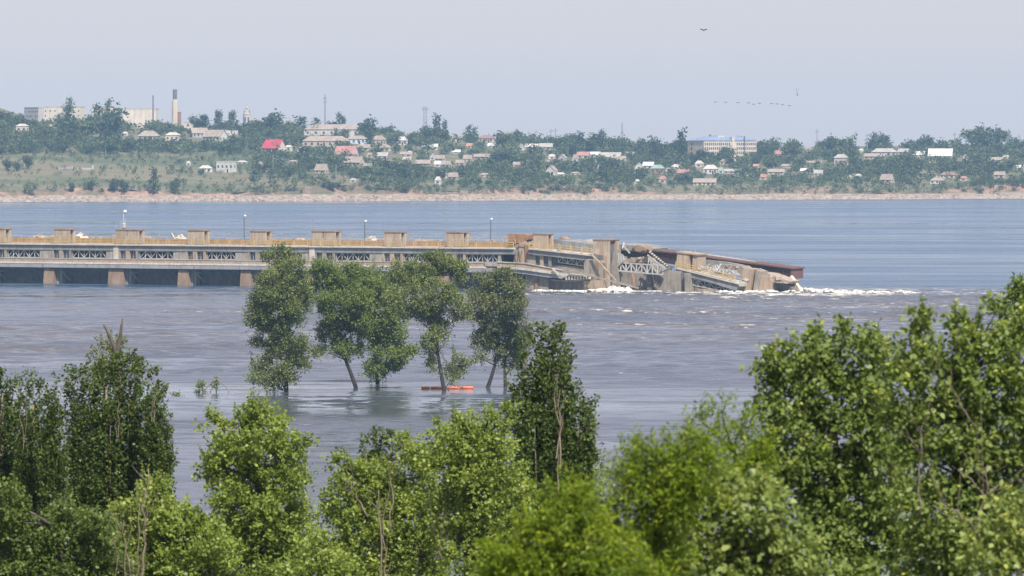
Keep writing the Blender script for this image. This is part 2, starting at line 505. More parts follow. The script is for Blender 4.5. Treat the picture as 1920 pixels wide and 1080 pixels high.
def hit(px, py):
    """where the sight line through a pixel meets the far bank"""
    px = np.atleast_1d(np.asarray(px, float)); py = np.atleast_1d(np.asarray(py, float))
    Y = np.arange(3180, 4350, 4.0)
    XX = (px[:, None] - 960) * Y[None] / F
    ZZ = CH - (py[:, None] - HZ) * Y[None] / F
    G = far_z(XX, np.broadcast_to(Y[None], XX.shape))
    ok = G >= ZZ
    i = np.where(ok.any(1), ok.argmax(1), np.argmin(np.abs(Y - 4080)))
    Yh = Y[i]
    X = (px - 960) * Yh / F
    return np.stack([X, Yh, far_z(X, Yh)], 1)

tt = np.concatenate([np.array([-80, -40, -10, 0, 3, 6, 9, 12, 14, 16, 18, 20, 21, 23, 26, 30]), np.arange(36, 860, 9), np.arange(870, 1960, 60)])
gx = np.arange(-900, 901, 6.0)
P = np.zeros((len(tt), len(gx), 3))
P[..., 0] = gx[None, :]
P[..., 1] = shore_y(gx)[None, :] + tt[:, None]
P[..., 2] = far_z(P[..., 0], P[..., 1])
TT = np.broadcast_to(tt[:, None], P.shape[:2])
jit = rng.normal(0, 1, P.shape[:2])
P[..., 1] += np.where((TT > 2) & (TT < 28), jit * 0.9, 0)
P[..., 2] += np.where((TT > 2) & (TT < 13), rng.normal(0, 0.35, TT.shape), 0)

def far_ground_mat():
    m, t, p, out = new_mat('far_ground')
    v = coords(t)
    vs = coords(t, (0.35, 1.0, 1.0))
    n1 = noise_tex(t, vs, 0.014, 5.0, 0.6)
    n2 = noise_tex(t, v, 0.09, 5.0, 0.65)
    g = ramp(t, n1, [(0.36, (0.05, 0.07, 0.026)), (0.46, (0.10, 0.11, 0.046)), (0.55, (0.20, 0.155, 0.095)), (0.64, (0.11, 0.115, 0.05))])
    g = mix(t, mmath(t, 'MULTIPLY', n2, 0.5), g, (0.10, 0.115, 0.045))
    a = nd(t, 'ShaderNodeAttribute', attribute_name='cover')
    sp = nd(t, 'ShaderNodeSeparateColor')
    t.links.new(a.outputs['Color'], sp.inputs[0])
    clay = ramp(t, noise_tex(t, coords(t, (1, 1, 1.0)), 0.06, 6.0, 0.7), [(0.36, (0.08, 0.09, 0.045)), (0.47, (0.15, 0.11, 0.07)), (0.56, (0.27, 0.165, 0.12)), (0.66, (0.36, 0.235, 0.17)), (0.76, (0.13, 0.11, 0.06))])
    sand = ramp(t, noise_tex(t, v, 0.25, 6.0, 0.7), [(0.3, (0.22, 0.175, 0.14)), (0.7, (0.40, 0.33, 0.265))])
    col = mix(t, sp.outputs[1], g, clay)
    col = mix(t, sp.outputs[0], col, sand)
    t.links.new(col, p.inputs['Base Color'])
    p.inputs['Roughness'].default_value = 0.95
    bump(t, p, n2, 1.0, 0.5)
    return m
M['far_ground'] = far_ground_mat()
me = grid_mesh('far_bank', P, M['far_ground'])
ca = me.color_attributes.new('cover', 'FLOAT_COLOR', 'POINT')
cv = np.zeros((P.shape[0] * P.shape[1], 4), np.float32)
cv[:, 3] = 1
cv[:, 0] = np.where(TT.reshape(-1) <= 14, 1, 0)
cv[:, 1] = np.where((TT.reshape(-1) > 14) & (TT.reshape(-1) <= 21), 1, 0)
ca.data.foreach_set('color', cv.reshape(-1))
fb = link_mesh('far_bank', me)
tag(fb, 'far bank of grass slopes, red clay bluff and pale stony shore', 'hillside', kind='structure')

# rocks along the far shore
def rocks(n):
    vs = []; fs = []
    base = np.array([(-1, -1, -1), (1, -1, -1), (1, 1, -1), (-1, 1, -1), (-.7, -.7, 1), (.7, -.7, 1), (.7, .7, 1), (-.7, .7, 1)], float)
    qf = [(4, 5, 6, 7), (0, 1, 5, 4), (1, 2, 6, 5), (2, 3, 7, 6), (3, 0, 4, 7)]
    for i in range(n):
        px = rng.uniform(-40, 1960); d = rng.uniform(0.5, 13)
        X = (px - 960) * 3370 / F
        Y = shore_y(X) + d
        s = rng.uniform(0.5, 1.35) * (1.25 if px < 900 else 0.75)
        b = base * np.array([s * rng.uniform(0.9, 2.2), s * rng.uniform(0.7, 1.2), s * rng.uniform(0.4, 0.75)])
        b = b + rng.normal(0, 0.18 * s, b.shape)
        a = rng.uniform(-0.6, 0.6); c, sn = math.cos(a), math.sin(a)
        x = b[:, 0] * c - b[:, 1] * sn; y = b[:, 0] * sn + b[:, 1] * c
        z0 = float(far_z(X, Y))
        k = len(vs)
        for j in range(8):
            vs.append((X + x[j], Y + y[j], z0 + b[j, 2]))
        fs += [tuple(k + q for q in f) for f in qf]
    mb = MB(); mb.v = vs; mb.f = fs
    return mb
M['rock'] = surf('rock', (0.25, 0.20, 0.16), (0.45, 0.37, 0.30), 0.35, 0.95, (0.16, 0.12, 0.095), False)
ro = rocks(2300).build('shore_rocks', M['rock'])
tag(ro, 'band of pale rocks heaped along the far shoreline', 'rocks', kind='stuff')
# ------------------------------------------------------------------ the dam
DP0 = Vector((-126.8, 1409.0, 0)); DD = Vector((131.84, -66.0, 0)).normalized()
DN = Vector((DD.y, -DD.x, 0)).normalized()           # downstream, towards the camera
if DN.y > 0: DN = -DN
def D(s, n, z):
    p = DP0 + DD * s + DN * n
    return Vector((p.x, p.y, z))
def ds(px, n=0.0):
    b = DP0 + DN * n; k = (px - 960.0) / F
    return (k * b.y - b.x) / (DD.x - k * DD.y)
def dpt(px, py, n=0.0):
    p = D(ds(px, n), n, 0)
    p.z = CH - (py - HZ) * p.y / F
    return p
def dbox(mb, s0, s1, n0, n1, z0, z1):
    return mb.hexa([D(s0, n1, z0), D(s1, n1, z0), D(s1, n0, z0), D(s0, n0, z0), D(s0, n1, z1), D(s1, n1, z1), D(s1, n0, z1), D(s0, n0, z1)])
def dprism(mb, poly, n, depth):
    A = [dpt(x, y, n) for x, y in poly]
    return mb.prism(A, [p - DN * depth for p in A])
def dprof(mb, s0, s1, prof):
    return mb.prism([D(s0, n, z) for n, z in prof], [D(s1, n, z) for n, z in prof])
def dpoly(mb, poly_sz, n, depth):
    A = [D(s, n, z) for s, z in poly_sz]
    return mb.prism(A, [p - DN * depth for p in A])

def railing(mb, p, q, h, step, w=0.07, rails=(1.0, 0.55)):
    p = Vector(p); q = Vector(q); L = (q - p).length
    k = max(1, int(L / step))
    for i in range(k + 1):
        a = p.lerp(q, i / k)
        mb.bar(a, a + Vector((0, 0, h)), w)
    for r in rails:
        mb.bar(p + Vector((0, 0, h * r)), q + Vector((0, 0, h * r)), w * 0.9)
    return mb

def truss(mb, p0, p1, q0, q1, k, w):
    """lattice between a top chord p0-p1 and a bottom chord q0-q1"""
    mb.bar(p0, p1, w * 1.2); mb.bar(q0, q1, w * 1.2)
    for i in range(k + 1):
        a = Vector(p0).lerp(Vector(p1), i / k); b = Vector(q0).lerp(Vector(q1), i / k)
        mb.bar(a, b, w)
        if i < k:
            a2 = Vector(p0).lerp(Vector(p1), (i + 1) / k); b2 = Vector(q0).lerp(Vector(q1), (i + 1) / k)
            if i % 2: mb.bar(a, b2, w)
            else: mb.bar(b, a2, w)
    return mb

def tower_mesh(s0, s1, n0, n1, z0, z1, mat, parent, wide=False):
    """squat concrete tower with a gate groove in its side, a coping and, if wide, an open joint"""
    mb = MB()
    g0 = n0 + (n1 - n0) * 0.30; g1 = n0 + (n1 - n0) * 0.78
    poly = [(s0, n1), (s1, n1), (s1, g1), (s1 - 1.5, g1), (s1 - 1.5, g0), (s1, g0), (s1, n0), (s0, n0)]
    if wide:
        j = (s0 + s1) / 2
        poly = [(s0, n1), (j - 0.11, n1), (j - 0.11, n1 - 0.5), (j + 0.11, n1 - 0.5), (j + 0.11, n1)] + poly[1:]
    mb.prism([D(s, n, z0) for s, n in poly], [D(s, n, z1 - 0.28) for s, n in poly])
    o = mb.build('tower', mat, parent)
    gl = MB(); dbox(gl, s1 - 1.5, s1 - 0.5, g0 + 0.02, g1 - 0.02, z0, z1 - 0.3); gl.build('groove', M['dark_steel'], o)  # dark steel lining, added to keep the slot dark where sun enters
    c = MB(); dbox(c, s0 - 0.12, s1 + 0.12, n0 - 0.12, n1 + 0.12, z1 - 0.28, z1)
    c.build('coping', M['coping'], o)
    return o

# pier centres read along the crest; every third one is a double pier with a joint
piers = [(-131, 0), (-6, 0), (115, 0), (240, 1), (366, 0), (483, 0), (608, 1), (735, 0), (852, 0)]
PS = [(ds(px, -4.0), w) for px, w in piers]
S_END = ds(966, -3.0)
dam = thing('dam', 'long concrete dam with piers, gates and yellow-railed walkway, still standing beside the breach', 'dam', D(ds(480), 0, 0))

for i, (c, w) in enumerate(PS):
    hw = 1.45 if not w else 2.1
    # pier below the lower deck, with a sloping nose
    mb = MB()
    dprof(mb, c - hw, c + hw, [(-12, -4), (2.7, -4), (1.75, 3.7), (1.3, 4.0), (-12, 4.0)])
    pr = mb.build('pier', M['pier_nose'], dam)
    mb = MB(); dprof(mb, c + hw + 0.01, c + hw + 0.5, [(-6, -4), (0.9, -4), (0.3, 3.9), (-6, 3.9)]); mb.build('flank_panel', M['grey_concrete'], pr)
    mb = MB()                                     # steel guide and brackets on the pier's flank
    dbox(mb, c + hw + .5, c + hw + 0.85, -0.9, -0.2, -4, 3.85)
    dbox(mb, c + hw + .5, c + hw + 0.75, -2.3, -1.7, -4, 3.85)
    mb.build('guide_rail', M['grey_steel'], pr)
    mb = MB()
    mb.bar(D(c + hw + 0.9, 0.2, 3.2), D(c + hw + 1.7, -3.0, 0.6), 0.35)
    mb.bar(D(c + hw + 0.9, 0.2, 3.2), D(c + hw + 1.7, -3.2, 2.6), 0.3)
    mb.build('gate_arm', M['grey_steel'], pr)
    # upper body of the pier
    mb = MB(); dbox(mb, c - hw, c + hw, -12, -3.6, 4.0, 9.35)
    mb.build('pier_wall', M['concrete'], dam)
    tw = (1.95, 2.75) if not w else (3.3, 3.4)
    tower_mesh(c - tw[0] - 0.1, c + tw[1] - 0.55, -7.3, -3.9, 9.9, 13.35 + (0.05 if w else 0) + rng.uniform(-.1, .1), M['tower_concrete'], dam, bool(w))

for i in range(len(PS)):
    c, w = PS[i]
    s0 = c + (1.45 if not w else 2.1)
    if i + 1 < len(PS):
        c2, w2 = PS[i + 1]; s1 = c2 - (1.45 if not w2 else 2.1)
    else:
        c2, w2 = S_END + 1.0, 1; s1 = S_END - 1.2
    # curved gate
    prof = []
    for k in range(9):
        a = k / 8.0
        prof.append((-4.0 + 2.3 * (a - 0.45) ** 2 * 4, -4 + 8.1 * a))
    mb = MB()
    dprof(mb, s0 + 0.1, s1 - 0.1, prof + [(p[0] - 0.5, p[1]) for p in prof[::-1]])
    g = mb.build('gate', M['gate'], dam)
    mb = MB()
    dbox(mb, s0 + 0.2, s1 - 0.2, -3.3, -2.9, 2.9, 3.2)
    mb.build('gate_rib', M['gate'], g)
    # window band
    e = c + 3.75; f = c2 - 5.6
    mb = MB()
    dbox(mb, c - 4.7, c - 2.0, -3.4, -2.8, 5.3, 8.2)
    dbox(mb, c - 4.7, c2 - 4.75, -3.36, -2.84, 5.3, 6.15)
    dbox(mb, f + 0.1, c2 - 4.75, -3.38, -2.82, 6.15, 8.2)
    wl = mb.build('wall_panel', M['wall_concrete'], dam)
    for (a, b) in ((0.05, 1.2), (2.95, 3.6), (-2.0, -1.45)):
        mb = MB(); dbox(mb, c + a, c + b, -3.45, -2.7, 5.3, 8.2)
        mb.build('pilaster', M['tan_concrete'] if rng.random() < 0.4 else M['concrete'], dam)
    for (a, b) in ((-1.4, 0.0), (1.25, 2.9)):
        mb = MB(); dbox(mb, c + a, c + b, -3.34, -3.26, 6.15, 8.2)
        wn = mb.build('window', M['pane'], dam)
        mb = MB()
        m2 = (a + b) / 2
        dbox(mb, c + m2 - 0.05, c + m2 + 0.05, -3.26, -3.18, 6.15, 8.2)
        dbox(mb, c + a, c + b, -3.265, -3.19, 7.3, 7.4)
        mb.build('window_frame', M['grey_steel'], wn)
    if w:
        mb = MB(); dbox(mb, c - 3.3, c - 1.9, -3.05, -2.5, 5.3, 9.3)
        mb.build('joint_panel', M['pale_concrete'], dam)
    mb = MB()
    truss(mb, D(e + 0.1, -3.15, 8.1), D(f, -3.15, 8.1), D(e + 0.1, -3.15, 6.3), D(f, -3.15, 6.3), 6, 0.15)
    if i % 2: mb.bar(D(e + 1, -3.1, 6.4), D(e + 3, -3.3, 7.9), 0.12)
    mb.build('truss', M['grey_steel'], dam)
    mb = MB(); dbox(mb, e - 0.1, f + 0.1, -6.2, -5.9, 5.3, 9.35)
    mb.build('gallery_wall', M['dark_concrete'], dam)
    # beam under the walkway and the walkway edge, in bay lengths with an open joint
    a0 = c + 0.03; a1 = c2 - 0.03 if i + 1 < len(PS) else S_END
    mb = MB(); dbox(mb, a0, a1, -3.7, -2.62, 8.2, 9.4)
    mb.build('edge_beam', M['grey_concrete'], dam)
    mb = MB(); dbox(mb, a0, a1, -8.5, -2.2, 9.42, 9.8)
    mb.build('walkway_slab', M['pale_concrete'], dam)
    for k in range(3):                            # brackets
        a = a0 + (a1 - a0) * (k + 0.5) / 3
        mb = MB()
        mb.prism([D(a, -2.61, 9.4), D(a, -2.25, 9.4), D(a, -2.61, 8.7)], [D(a + .3, -2.61, 9.4), D(a + .3, -2.25, 9.4), D(a + .3, -2.61, 8.7)])
        mb.build('bracket', M['grey_concrete'], dam)
    mb = MB(); railing(mb, D(a0 + .1, -2.35, 9.8), D(a1 - .1, -2.35, 9.8), 1.2, 3.1, 0.2, (1.0, 0.64, 0.32))
    mb.build('railing', M['yellow_paint'], dam)
    mb = MB(); dbox(mb, a0 + 0.1, a1 - 0.1, -7.9, -7.5, 9.8, 11.1)
    mb.build('crane_beam', M['rust'], dam)
    mb = MB(); railing(mb, D(a0 + .1, -3.3, 9.8), D(a1 - .1, -3.3, 9.8), 1.85, 3.2, 0.09, (1.0,))
    mb.build('grey_railing', M['grey_steel'], dam)
    # lower deck in bay lengths
    b1 = a1 if i + 1 < len(PS) else S_END - 4.0
    mb = MB(); dbox(mb, a0 - 1.5, b1 - 1.55, -6.0, 2.33, 3.98, 4.93)
    mb.build('deck_slab', M['fascia'], dam)
    mb = MB(); dbox(mb, a0 - 1.5, b1 - 1.55, 1.3, 2.4, 4.94, 5.3)
    mb.build('kerb', M['kerb'], dam)
    mb = MB(); dbox(mb, a0 - 1.5, b1 - 1.55, 1.75, 2.0, 5.3, 6.15)
    mb.build('parapet', M['parapet'], dam)
    mb = MB(); dbox(mb, a0 - 1.5, b1 - 1.55, 1.65, 2.1, 6.15, 6.28)
    mb.build('parapet_rail', M['pale_concrete'], dam)
# body of the dam and road deck behind
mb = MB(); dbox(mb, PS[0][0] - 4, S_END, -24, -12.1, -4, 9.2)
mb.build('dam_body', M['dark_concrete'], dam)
mb = MB(); dbox(mb, PS[0][0] - 4, S_END, -25, -8.6, 9.25, 9.85)
mb.build('road_deck', M['grey_concrete'], dam)
mb = MB(); dbox(mb, PS[0][0] - 4, S_END, -25.4, -24.8, 9.85, 10.7)
mb.build('road_parapet', M['concrete'], dam)

# lamp posts on the road
def lamp_arm(px, ytop, ybase, n, label):
    b = dpt(px + 3, ybase, n); b.z = 9.85
    top = dpt(px + 3, ytop + 3, n)
    t = thing('lamp_post', label, 'lamp post', b, 'curved lamp posts along the dam road')
    mb = MB()
    pts = [b, Vector((b.x, b.y, top.z - 0.6)), Vector((b.x - 0.15, b.y, top.z)), Vector((b.x - 0.6, b.y, top.z + 0.35))]
    mb.tube(pts, [0.09, 0.065, 0.055, 0.05], 6)
    mb.build('pole', M['lamp_steel'], t)
    mb = MB(); q = pts[-1]
    mb.prism([q + Vector((0.1, -.18, -.1)), q + Vector((-.9, -.2, 0.05)), q + Vector((-.9, -.2, .2)), q + Vector((0.1, -.18, .12))],
             [q + Vector((0.1, .18, -.1)), q + Vector((-.9, .2, 0.05)), q + Vector((-.9, .2, .2)), q + Vector((0.1, .18, .12))])
    mb.build('lamp_head', M['lamp_steel'], t)
def lamp_globe(px, ytop, n, label):
    b = dpt(px, 440, n); b.z = 9.85
    top = dpt(px, ytop, n)
    t = thing('lamp_post', label, 'lamp post', b, 'dark lamp posts with white lamps')
    mb = MB(); mb.tube([b, Vector((b.x, b.y, top.z - .3))], [0.16, 0.13], 6)
    mb.build('pole', M['dark_steel'], t)
    mb = MB()
    mb.lathe([(0.05, -0.25), (0.26, -0.1), (0.3, 0.08), (0.2, 0.25), (0.05, 0.3)], Vector((b.x + 0.2, b.y, top.z)), 10)
    mb.build('lamp_head', M['white_paint'], t, smooth=True)
lamp_arm(97, 394, 440, -24, 'thin curved lamp post above the tower at the far left of the dam')
lamp_arm(217, 397, 440, -24, 'thin curved lamp post just left of the tower topped by an aerial mast')
lamp_arm(350, 399, 440, -24, 'thin curved lamp post above the fourth tower from the left')
lamp_arm(467, 399, 440, -24, 'thin curved lamp post right beside a dark white-headed one')
lamp_arm(584, 401, 445, -24, 'thin curved lamp post above the double tower behind the flooded trees')
lamp_arm(717, 402, 445, -24, 'thin curved lamp post above the tower over the second flooded tree gap')
lamp_arm(834, 403, 448, -24, 'thin curved lamp post with pale head above the last intact tower')
lamp_globe(458, 405, -9.2, 'dark lamp post with white lamp left of the fifth tower')
lamp_globe(684, 415, -9.2, 'short dark lamp post midway between the double tower and the next tower')
lamp_globe(920, 411, -9.2, 'dark lamp post with white lamp beside the broken end of the walkway')
# aerial mast on the double tower
c = ds(231, -5); b = D(c, -5.2, 13.4)
t = thing('aerial_mast', 'small aerial mast with white lamp on top of the double tower', 'mast', b)
mb = MB(); mb.bar(b, b + Vector((0, 0, 4.6)), 0.16); mb.bar(b + Vector((-.9, 0, 1.4)), b + Vector((.8, 0, 1.4)), .1); mb.bar(b + Vector((-.6, 0, 0)), b + Vector((-.6, 0, 2)), .1); mb.bar(b + Vector((.5, 0, 0)), b + Vector((.5, 0, 2.6)), .09)
mb.bar(b + Vector((-1.9, 0, 0)), b + Vector((-1.9, 0, 1.1)), .09); mb.bar(b + Vector((-2.3, 0, .9)), b + Vector((-1.5, 0, .9)), .09)
mb.build('mast_frame', M['grey_steel'], t)
mb = MB(); mb.lathe([(0.1, -0.35), (0.42, -0.1), (0.42, 0.2), (0.1, 0.45)], b + Vector((0.35, 0, 4.3)), 8); mb.build('lamp_head', M['white_paint'], t)
mb = MB(); mb.lathe([(0.2, 0.0), (0.55, 0.3), (0.5, 1.2), (0.2, 1.5)], b + Vector((0.1, 0, 0.1)), 8); mb.build('drum', M['grey_steel'], t)

# heaps lying on the road
def heap(px, n, w, h, mat, name, label, cat, seed):
    r2 = np.random.default_rng(seed)
    c = D(ds(px, n), n, 9.87)
    mb = MB(); vs = []; fs = []
    rings = 5; seg = 16
    for i in range(rings):
        f = i / (rings - 1)
        for k in range(seg):
            a = 2 * math.pi * k / seg
            rr = (1 - f) * (1 + 0.22 * r2.normal())
            p = c + DD * (w * rr * math.cos(a)) + DN * (w * 0.6 * rr * math.sin(a))
            vs.append((p.x, p.y, 9.87 + h * (1 - (1 - f) ** 1.6) * (1 + 0.12 * r2.normal()) if i else 9.87))
    for i in range(rings - 1):
        for k in range(seg):
            k2 = (k + 1) % seg
            fs.append((i * seg + k, i * seg + k2, (i + 1) * seg + k2, (i + 1) * seg + k))
    fs.append(tuple((rings - 1) * seg + k for k in range(seg)))
    mb.add(vs, fs)
    tag(mb.build(name, mat, None, c), label, cat, 'heaps on the dam road')
heap(150, -18, 3.6, 2.2, M['sand'], 'sand_heap', 'white heap just right of the second tower from the left', 'heap', 1)
heap(75, -18, 3.0, 2.0, M['rubble'], 'rubble_heap', 'rusty rubble heap left of the second tower', 'heap', 2)
heap(337, -18, 2.6, 1.9, M['sand'], 'sand_heap', 'small white heap just left of the fourth tower', 'heap', 3)
heap(698, -18, 3.2, 1.9, M['sand'], 'sand_heap', 'white heap between the dark lamp post and the next tower', 'heap', 4)
heap(562, -18, 2.6, 1.7, M['rubble'], 'rubble_heap', 'low rubble heap left of the double tower behind trees', 'heap', 5)
heap(790, -18, 2.8, 1.6, M['rubble'], 'rubble_heap', 'low rubble heap left of the last intact tower', 'heap', 6)
for k, (x0, y0, x1, y1, lab) in enumerate([(322, 437, 331, 452, 'pale fallen rod leaning on the railing left of the fourth tower'),
                                           (505, 443, 528, 438, 'thin rod sticking out right of the fifth tower'),
                                           (648, 447, 668, 440, 'thin rod sticking out right of the double tower'),
                                           (757, 450, 780, 443, 'thin rod sticking out right of the seventh tower'),
                                           (880, 453, 914, 442, 'long thin rod propped beside the white-lamped post')]):
    mb = MB(); p = dpt(x0, y0, -8.8); mb.bar(p, dpt(x1, y1, -8.8), 0.16)
    tag(mb.build('steel_rod', M['grey_steel'] if k else M['white_paint'], None, p), lab, 'rod', 'loose rods on the dam')
# overhead wires along the road
t = thing('overhead_wires', 'thin wires sagging between the posts above the dam road', 'wires', D(PS[0][0], -24, 9.85))
for z, n in ((15.2, -24), (13.6, -24), (12.3, -9)):
    mb = MB(); pts = [D(PS[0][0], n, z)]
    for k in range(8):
        pts += [D(PS[k][0] + (PS[k + 1][0] - PS[k][0]) * u, n, z - 2.0 * u * (1 - u)) for u in (.25, .5, .75, 1)]
    mb.tube(pts, .03, 4); mb.build('wire', M['dark_steel'], t)

# ------------------------------------------------------------------ the broken end
def piece(name, label, cat, base, group=None):
    t = thing(name, label, cat, base, group)
    t['kind'] = 'thing'
    return t
# pier cracked through beside the first tilted span
t = piece('broken_pier', 'cracked double pier with exposed columns where the intact walkway ends', 'pier', dpt(976, 540, 0))
mb = MB(); dprism(mb, [(952, 456), (952, 439), (956, 438), (983, 439.5), (990, 441), (990, 449), (985, 452), (978, 456)], -4.0, 3.4); mb.build('tower', M['rust'], t)
mb = MB(); dprism(mb, [(973, 456), (984, 452), (985, 470), (983, 502), (971, 502), (972, 475)], -3.2, 2.6); mb.build('column', M['tan_concrete'], t)
mb = MB(); dprism(mb, [(964, 462), (971, 458), (970, 502), (963, 502)], -3.4, 2.0); mb.build('column', M['concrete'], t)
mb = MB(); dprism(mb, [(986, 460), (991, 459), (992, 500), (987, 502)], -3.6, 2.0); mb.build('column', M['rust'], t)
mb = MB()
for x0, y0, x1, y1 in ((974, 470, 978, 505), (979, 468, 976, 500), (985, 455, 987, 505), (966, 470, 971, 500), (968, 458, 990, 461)):
    mb.bar(dpt(x0, y0, -2.9), dpt(x1, y1, -2.9), 0.13)
mb.build('bent_bar', M['rust'], t)
mb = MB(); dprism(mb, [(985, 545), (985, 515), (993, 512), (1012, 514), (1028, 516), (1028, 548)], 0.8, 10); mb.build('pier_wall', M['concrete'], t)
mb = MB(); dprism(mb, [(1003, 548), (1003, 516), (1008, 516), (1008, 548)], 1.1, 1); mb.build('guide_rail', M['rust'], t)

# first tilted span
t = piece('tilted_span', 'sagging dam span with yellow railing between cracked pier and upright pier', 'dam span', dpt(1050, 540, -3))
mb = MB(); dprism(mb, [(991, 467.5), (991, 465.5), (1112, 478.5), (1112, 480.5)], -1.85, 6.5); mb.build('walkway_slab', M['pale_concrete'], t)
mb = MB(); dprism(mb, [(991, 476), (991, 467.6), (1112, 480.7), (1109, 490)], -2.3, 1.5); mb.build('edge_beam', M['grey_concrete'], t)
mb = MB(); railing(mb, dpt(992, 465, -2), dpt(1110, 478, -2), 1.45, 2.4, 0.19, (1.0, 0.62, 0.3)); mb.build('railing', M['yellow_paint'], t)
mb = MB()
for x, y in ((1003, 468), (1048, 471), (1070, 474), (1092, 477)):
    mb.bar(dpt(x, y, -3.2), dpt(x, y - 16, -3.2), 0.12)
mb.build('grey_post', M['grey_steel'], t)
mb = MB(); dprism(mb, [(988, 502), (988, 477), (1004, 479), (1004, 500)], -3.0, 0.5); mb.build('wall_panel', M['concrete'], t)
for poly, m in (([(1012, 500), (1013, 478), (1019, 478.5), (1018, 500)], 'tan_concrete'), ([(1028, 500), (1029, 480), (1034, 480.5), (1033, 500)], 'concrete')):
    mb = MB(); dprism(mb, poly, -2.85, 0.6); mb.build('pilaster', M[m], t)
for poly in ([(1005, 500), (1005, 479), (1012, 479.5), (1011, 500)], [(1020, 500), (1020, 480), (1028, 480.5), (1027, 500)], [(1035, 500), (1035, 481), (1046, 482), (1046, 499)]):
    mb = MB(); dprism(mb, poly, -3.3, 0.1); mb.build('window', M['pane'], t)
mb = MB(); truss(mb, dpt(1047, 481, -3.1), dpt(1098, 487, -3.1), dpt(1047, 492, -3.1), dpt(1098, 499, -3.1), 6, 0.17); mb.build('truss', M['grey_steel'], t)
mb = MB(); dprism(mb, [(985, 514), (985, 499), (1046, 496), (1100, 502), (1100, 521), (1040, 516)], -3.4, 0.5); mb.build('wall_panel', M['concrete'], t)
mb = MB(); dprism(mb, [(1035, 505), (1035, 480), (1104, 488), (1104, 508)], -6.0, 0.3); mb.build('gallery_wall', M['dark_concrete'], t)
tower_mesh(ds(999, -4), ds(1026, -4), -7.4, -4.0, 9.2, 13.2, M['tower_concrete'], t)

# sagging lower deck
t = piece('sagging_lower_deck', 'lower deck bending down and broken off below the sagging span', 'deck', dpt(985, 520, 2))
mb = MB(); dprism(mb, [(932, 508), (932, 502), (985, 507), (1045, 514), (1058, 520), (1048, 522), (1028, 520), (985, 514)], 2.05, 7.5); mb.build('deck_slab', M['fascia'], t)
mb = MB(); dprism(mb, [(932, 502), (932, 498), (985, 502.5), (1030, 508), (1046, 513), (1044, 515), (985, 507)], 2.4, 1.0); mb.build('kerb', M['pale_concrete'], t)
mb = MB(); dprism(mb, [(932, 497.8), (932, 491.5), (985, 494), (1020, 499), (1055, 507), (1053, 511), (1030, 507.6), (985, 502)], 2.0, 0.25); mb.build('parapet', M['parapet'], t)
mb = MB(); mb.bar(dpt(932, 491, 2.1), dpt(985, 493.6, 2.1), 0.2); mb.bar(dpt(985, 493.6, 2.1), dpt(1055, 506.6, 2.1), 0.2); mb.build('parapet_rail', M['pale_concrete'], t)
t = piece('hanging_deck_edge', 'torn deck edge with dark gaps hanging above the white water', 'deck', dpt(1075, 526, 1))
mb = MB(); dprism(mb, [(1046, 519), (1060, 513.5), (1100, 516), (1108, 514), (1107, 517), (1098, 519), (1064, 517), (1052, 523)], 2.0, 3); mb.build('deck_slab', M['pale_concrete'], t)
for k in range(9):
    x = 1060 + k * 5.4
    mb = MB(); dprism(mb, [(x, 524.5 - k * .15), (x + 0.6, 517.5), (x + 2.9, 517.5), (x + 2.2, 525 - k * .15)], 1.9, 0.8); mb.build('broken_rib', M['pale_concrete'], t)
mb = MB(); dprism(mb, [(1058, 525), (1058, 518), (1106, 517), (1104, 524)], 0.9, 0.3); mb.build('dark_panel', M['red_steel'], t)
# curved sill under it
t = piece('concrete_apron', 'worn curved concrete sill under the torn deck edge', 'sill', dpt(1065, 545, 0))
prof_poly = [(1029, 548), (1028, 523), (1040, 525), (1060, 526.5), (1085, 526), (1103, 523.5), (1103, 548)]
mb = MB(); dprism(mb, prof_poly, -0.5, 6); mb.build('sill_wall', M['concrete'], t)
mb = MB(); dprism(mb, [(1027.6, 524.6), (1028, 522.4), (1040, 524), (1060, 525.4), (1085, 525), (1104, 522.4), (1104, 525), (1085, 527.4), (1060, 528), (1040, 527)], -0.1, 4); mb.build('lip', M['pale_concrete'], t)
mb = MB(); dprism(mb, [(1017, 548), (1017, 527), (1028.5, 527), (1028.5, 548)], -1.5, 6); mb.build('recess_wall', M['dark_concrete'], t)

# upright pier
t = piece('upright_pier', 'tall upright pier tower standing alone above the white water', 'pier', dpt(1130, 546, 0))
def stand_pier(t, xl, xm, xr, yt, yb, n, mat):
    A = dpt(xl, yb, n); B_ = dpt(xm, yb, n)
    z0 = -4.0; z1 = dpt(xl, yt, n).z
    s0 = ds(xl, n); s1 = ds(xm, n)
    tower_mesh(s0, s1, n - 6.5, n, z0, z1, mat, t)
stand_pier(t, 1112, 1139, 1150, 448.5, 546, -2.0, M['tower_concrete'])
mb = MB(); dprism(mb, [(1094, 548), (1095, 492), (1100, 486), (1112.2, 488), (1127, 489), (1131, 494), (1132, 548)], 0.0, 1.9); mb.build('pier_wall', M['concrete'], t)
mb = MB(); dprism(mb, [(1094, 547), (1094.5, 527), (1133, 524), (1136, 547)], 0.9, 0.8); mb.build('footing', M['tan_concrete'], t)
mb = MB(); dprism(mb, [(1113, 489), (1113, 476), (1131, 479), (1131, 490)], -1.9, 0.2); mb.build('recess_shade', M['dark_concrete'], t)  # thin dark panel on the front; shade of a recess put into its colour
mb = MB()
for x, y0, y1 in ((1136.5, 480, 540), (1134, 480, 540), (1118, 489, 500), (1122, 490, 508)):
    mb.bar(dpt(x, y0, 0.1), dpt(x, y1, 0.1), 0.14)
for x in (1119, 1135, 1141):
    mb.bar(dpt(x, 449, -4), dpt(x + .4, 437, -4), 0.07)
mb.build('bent_bar', M['rust'], t)
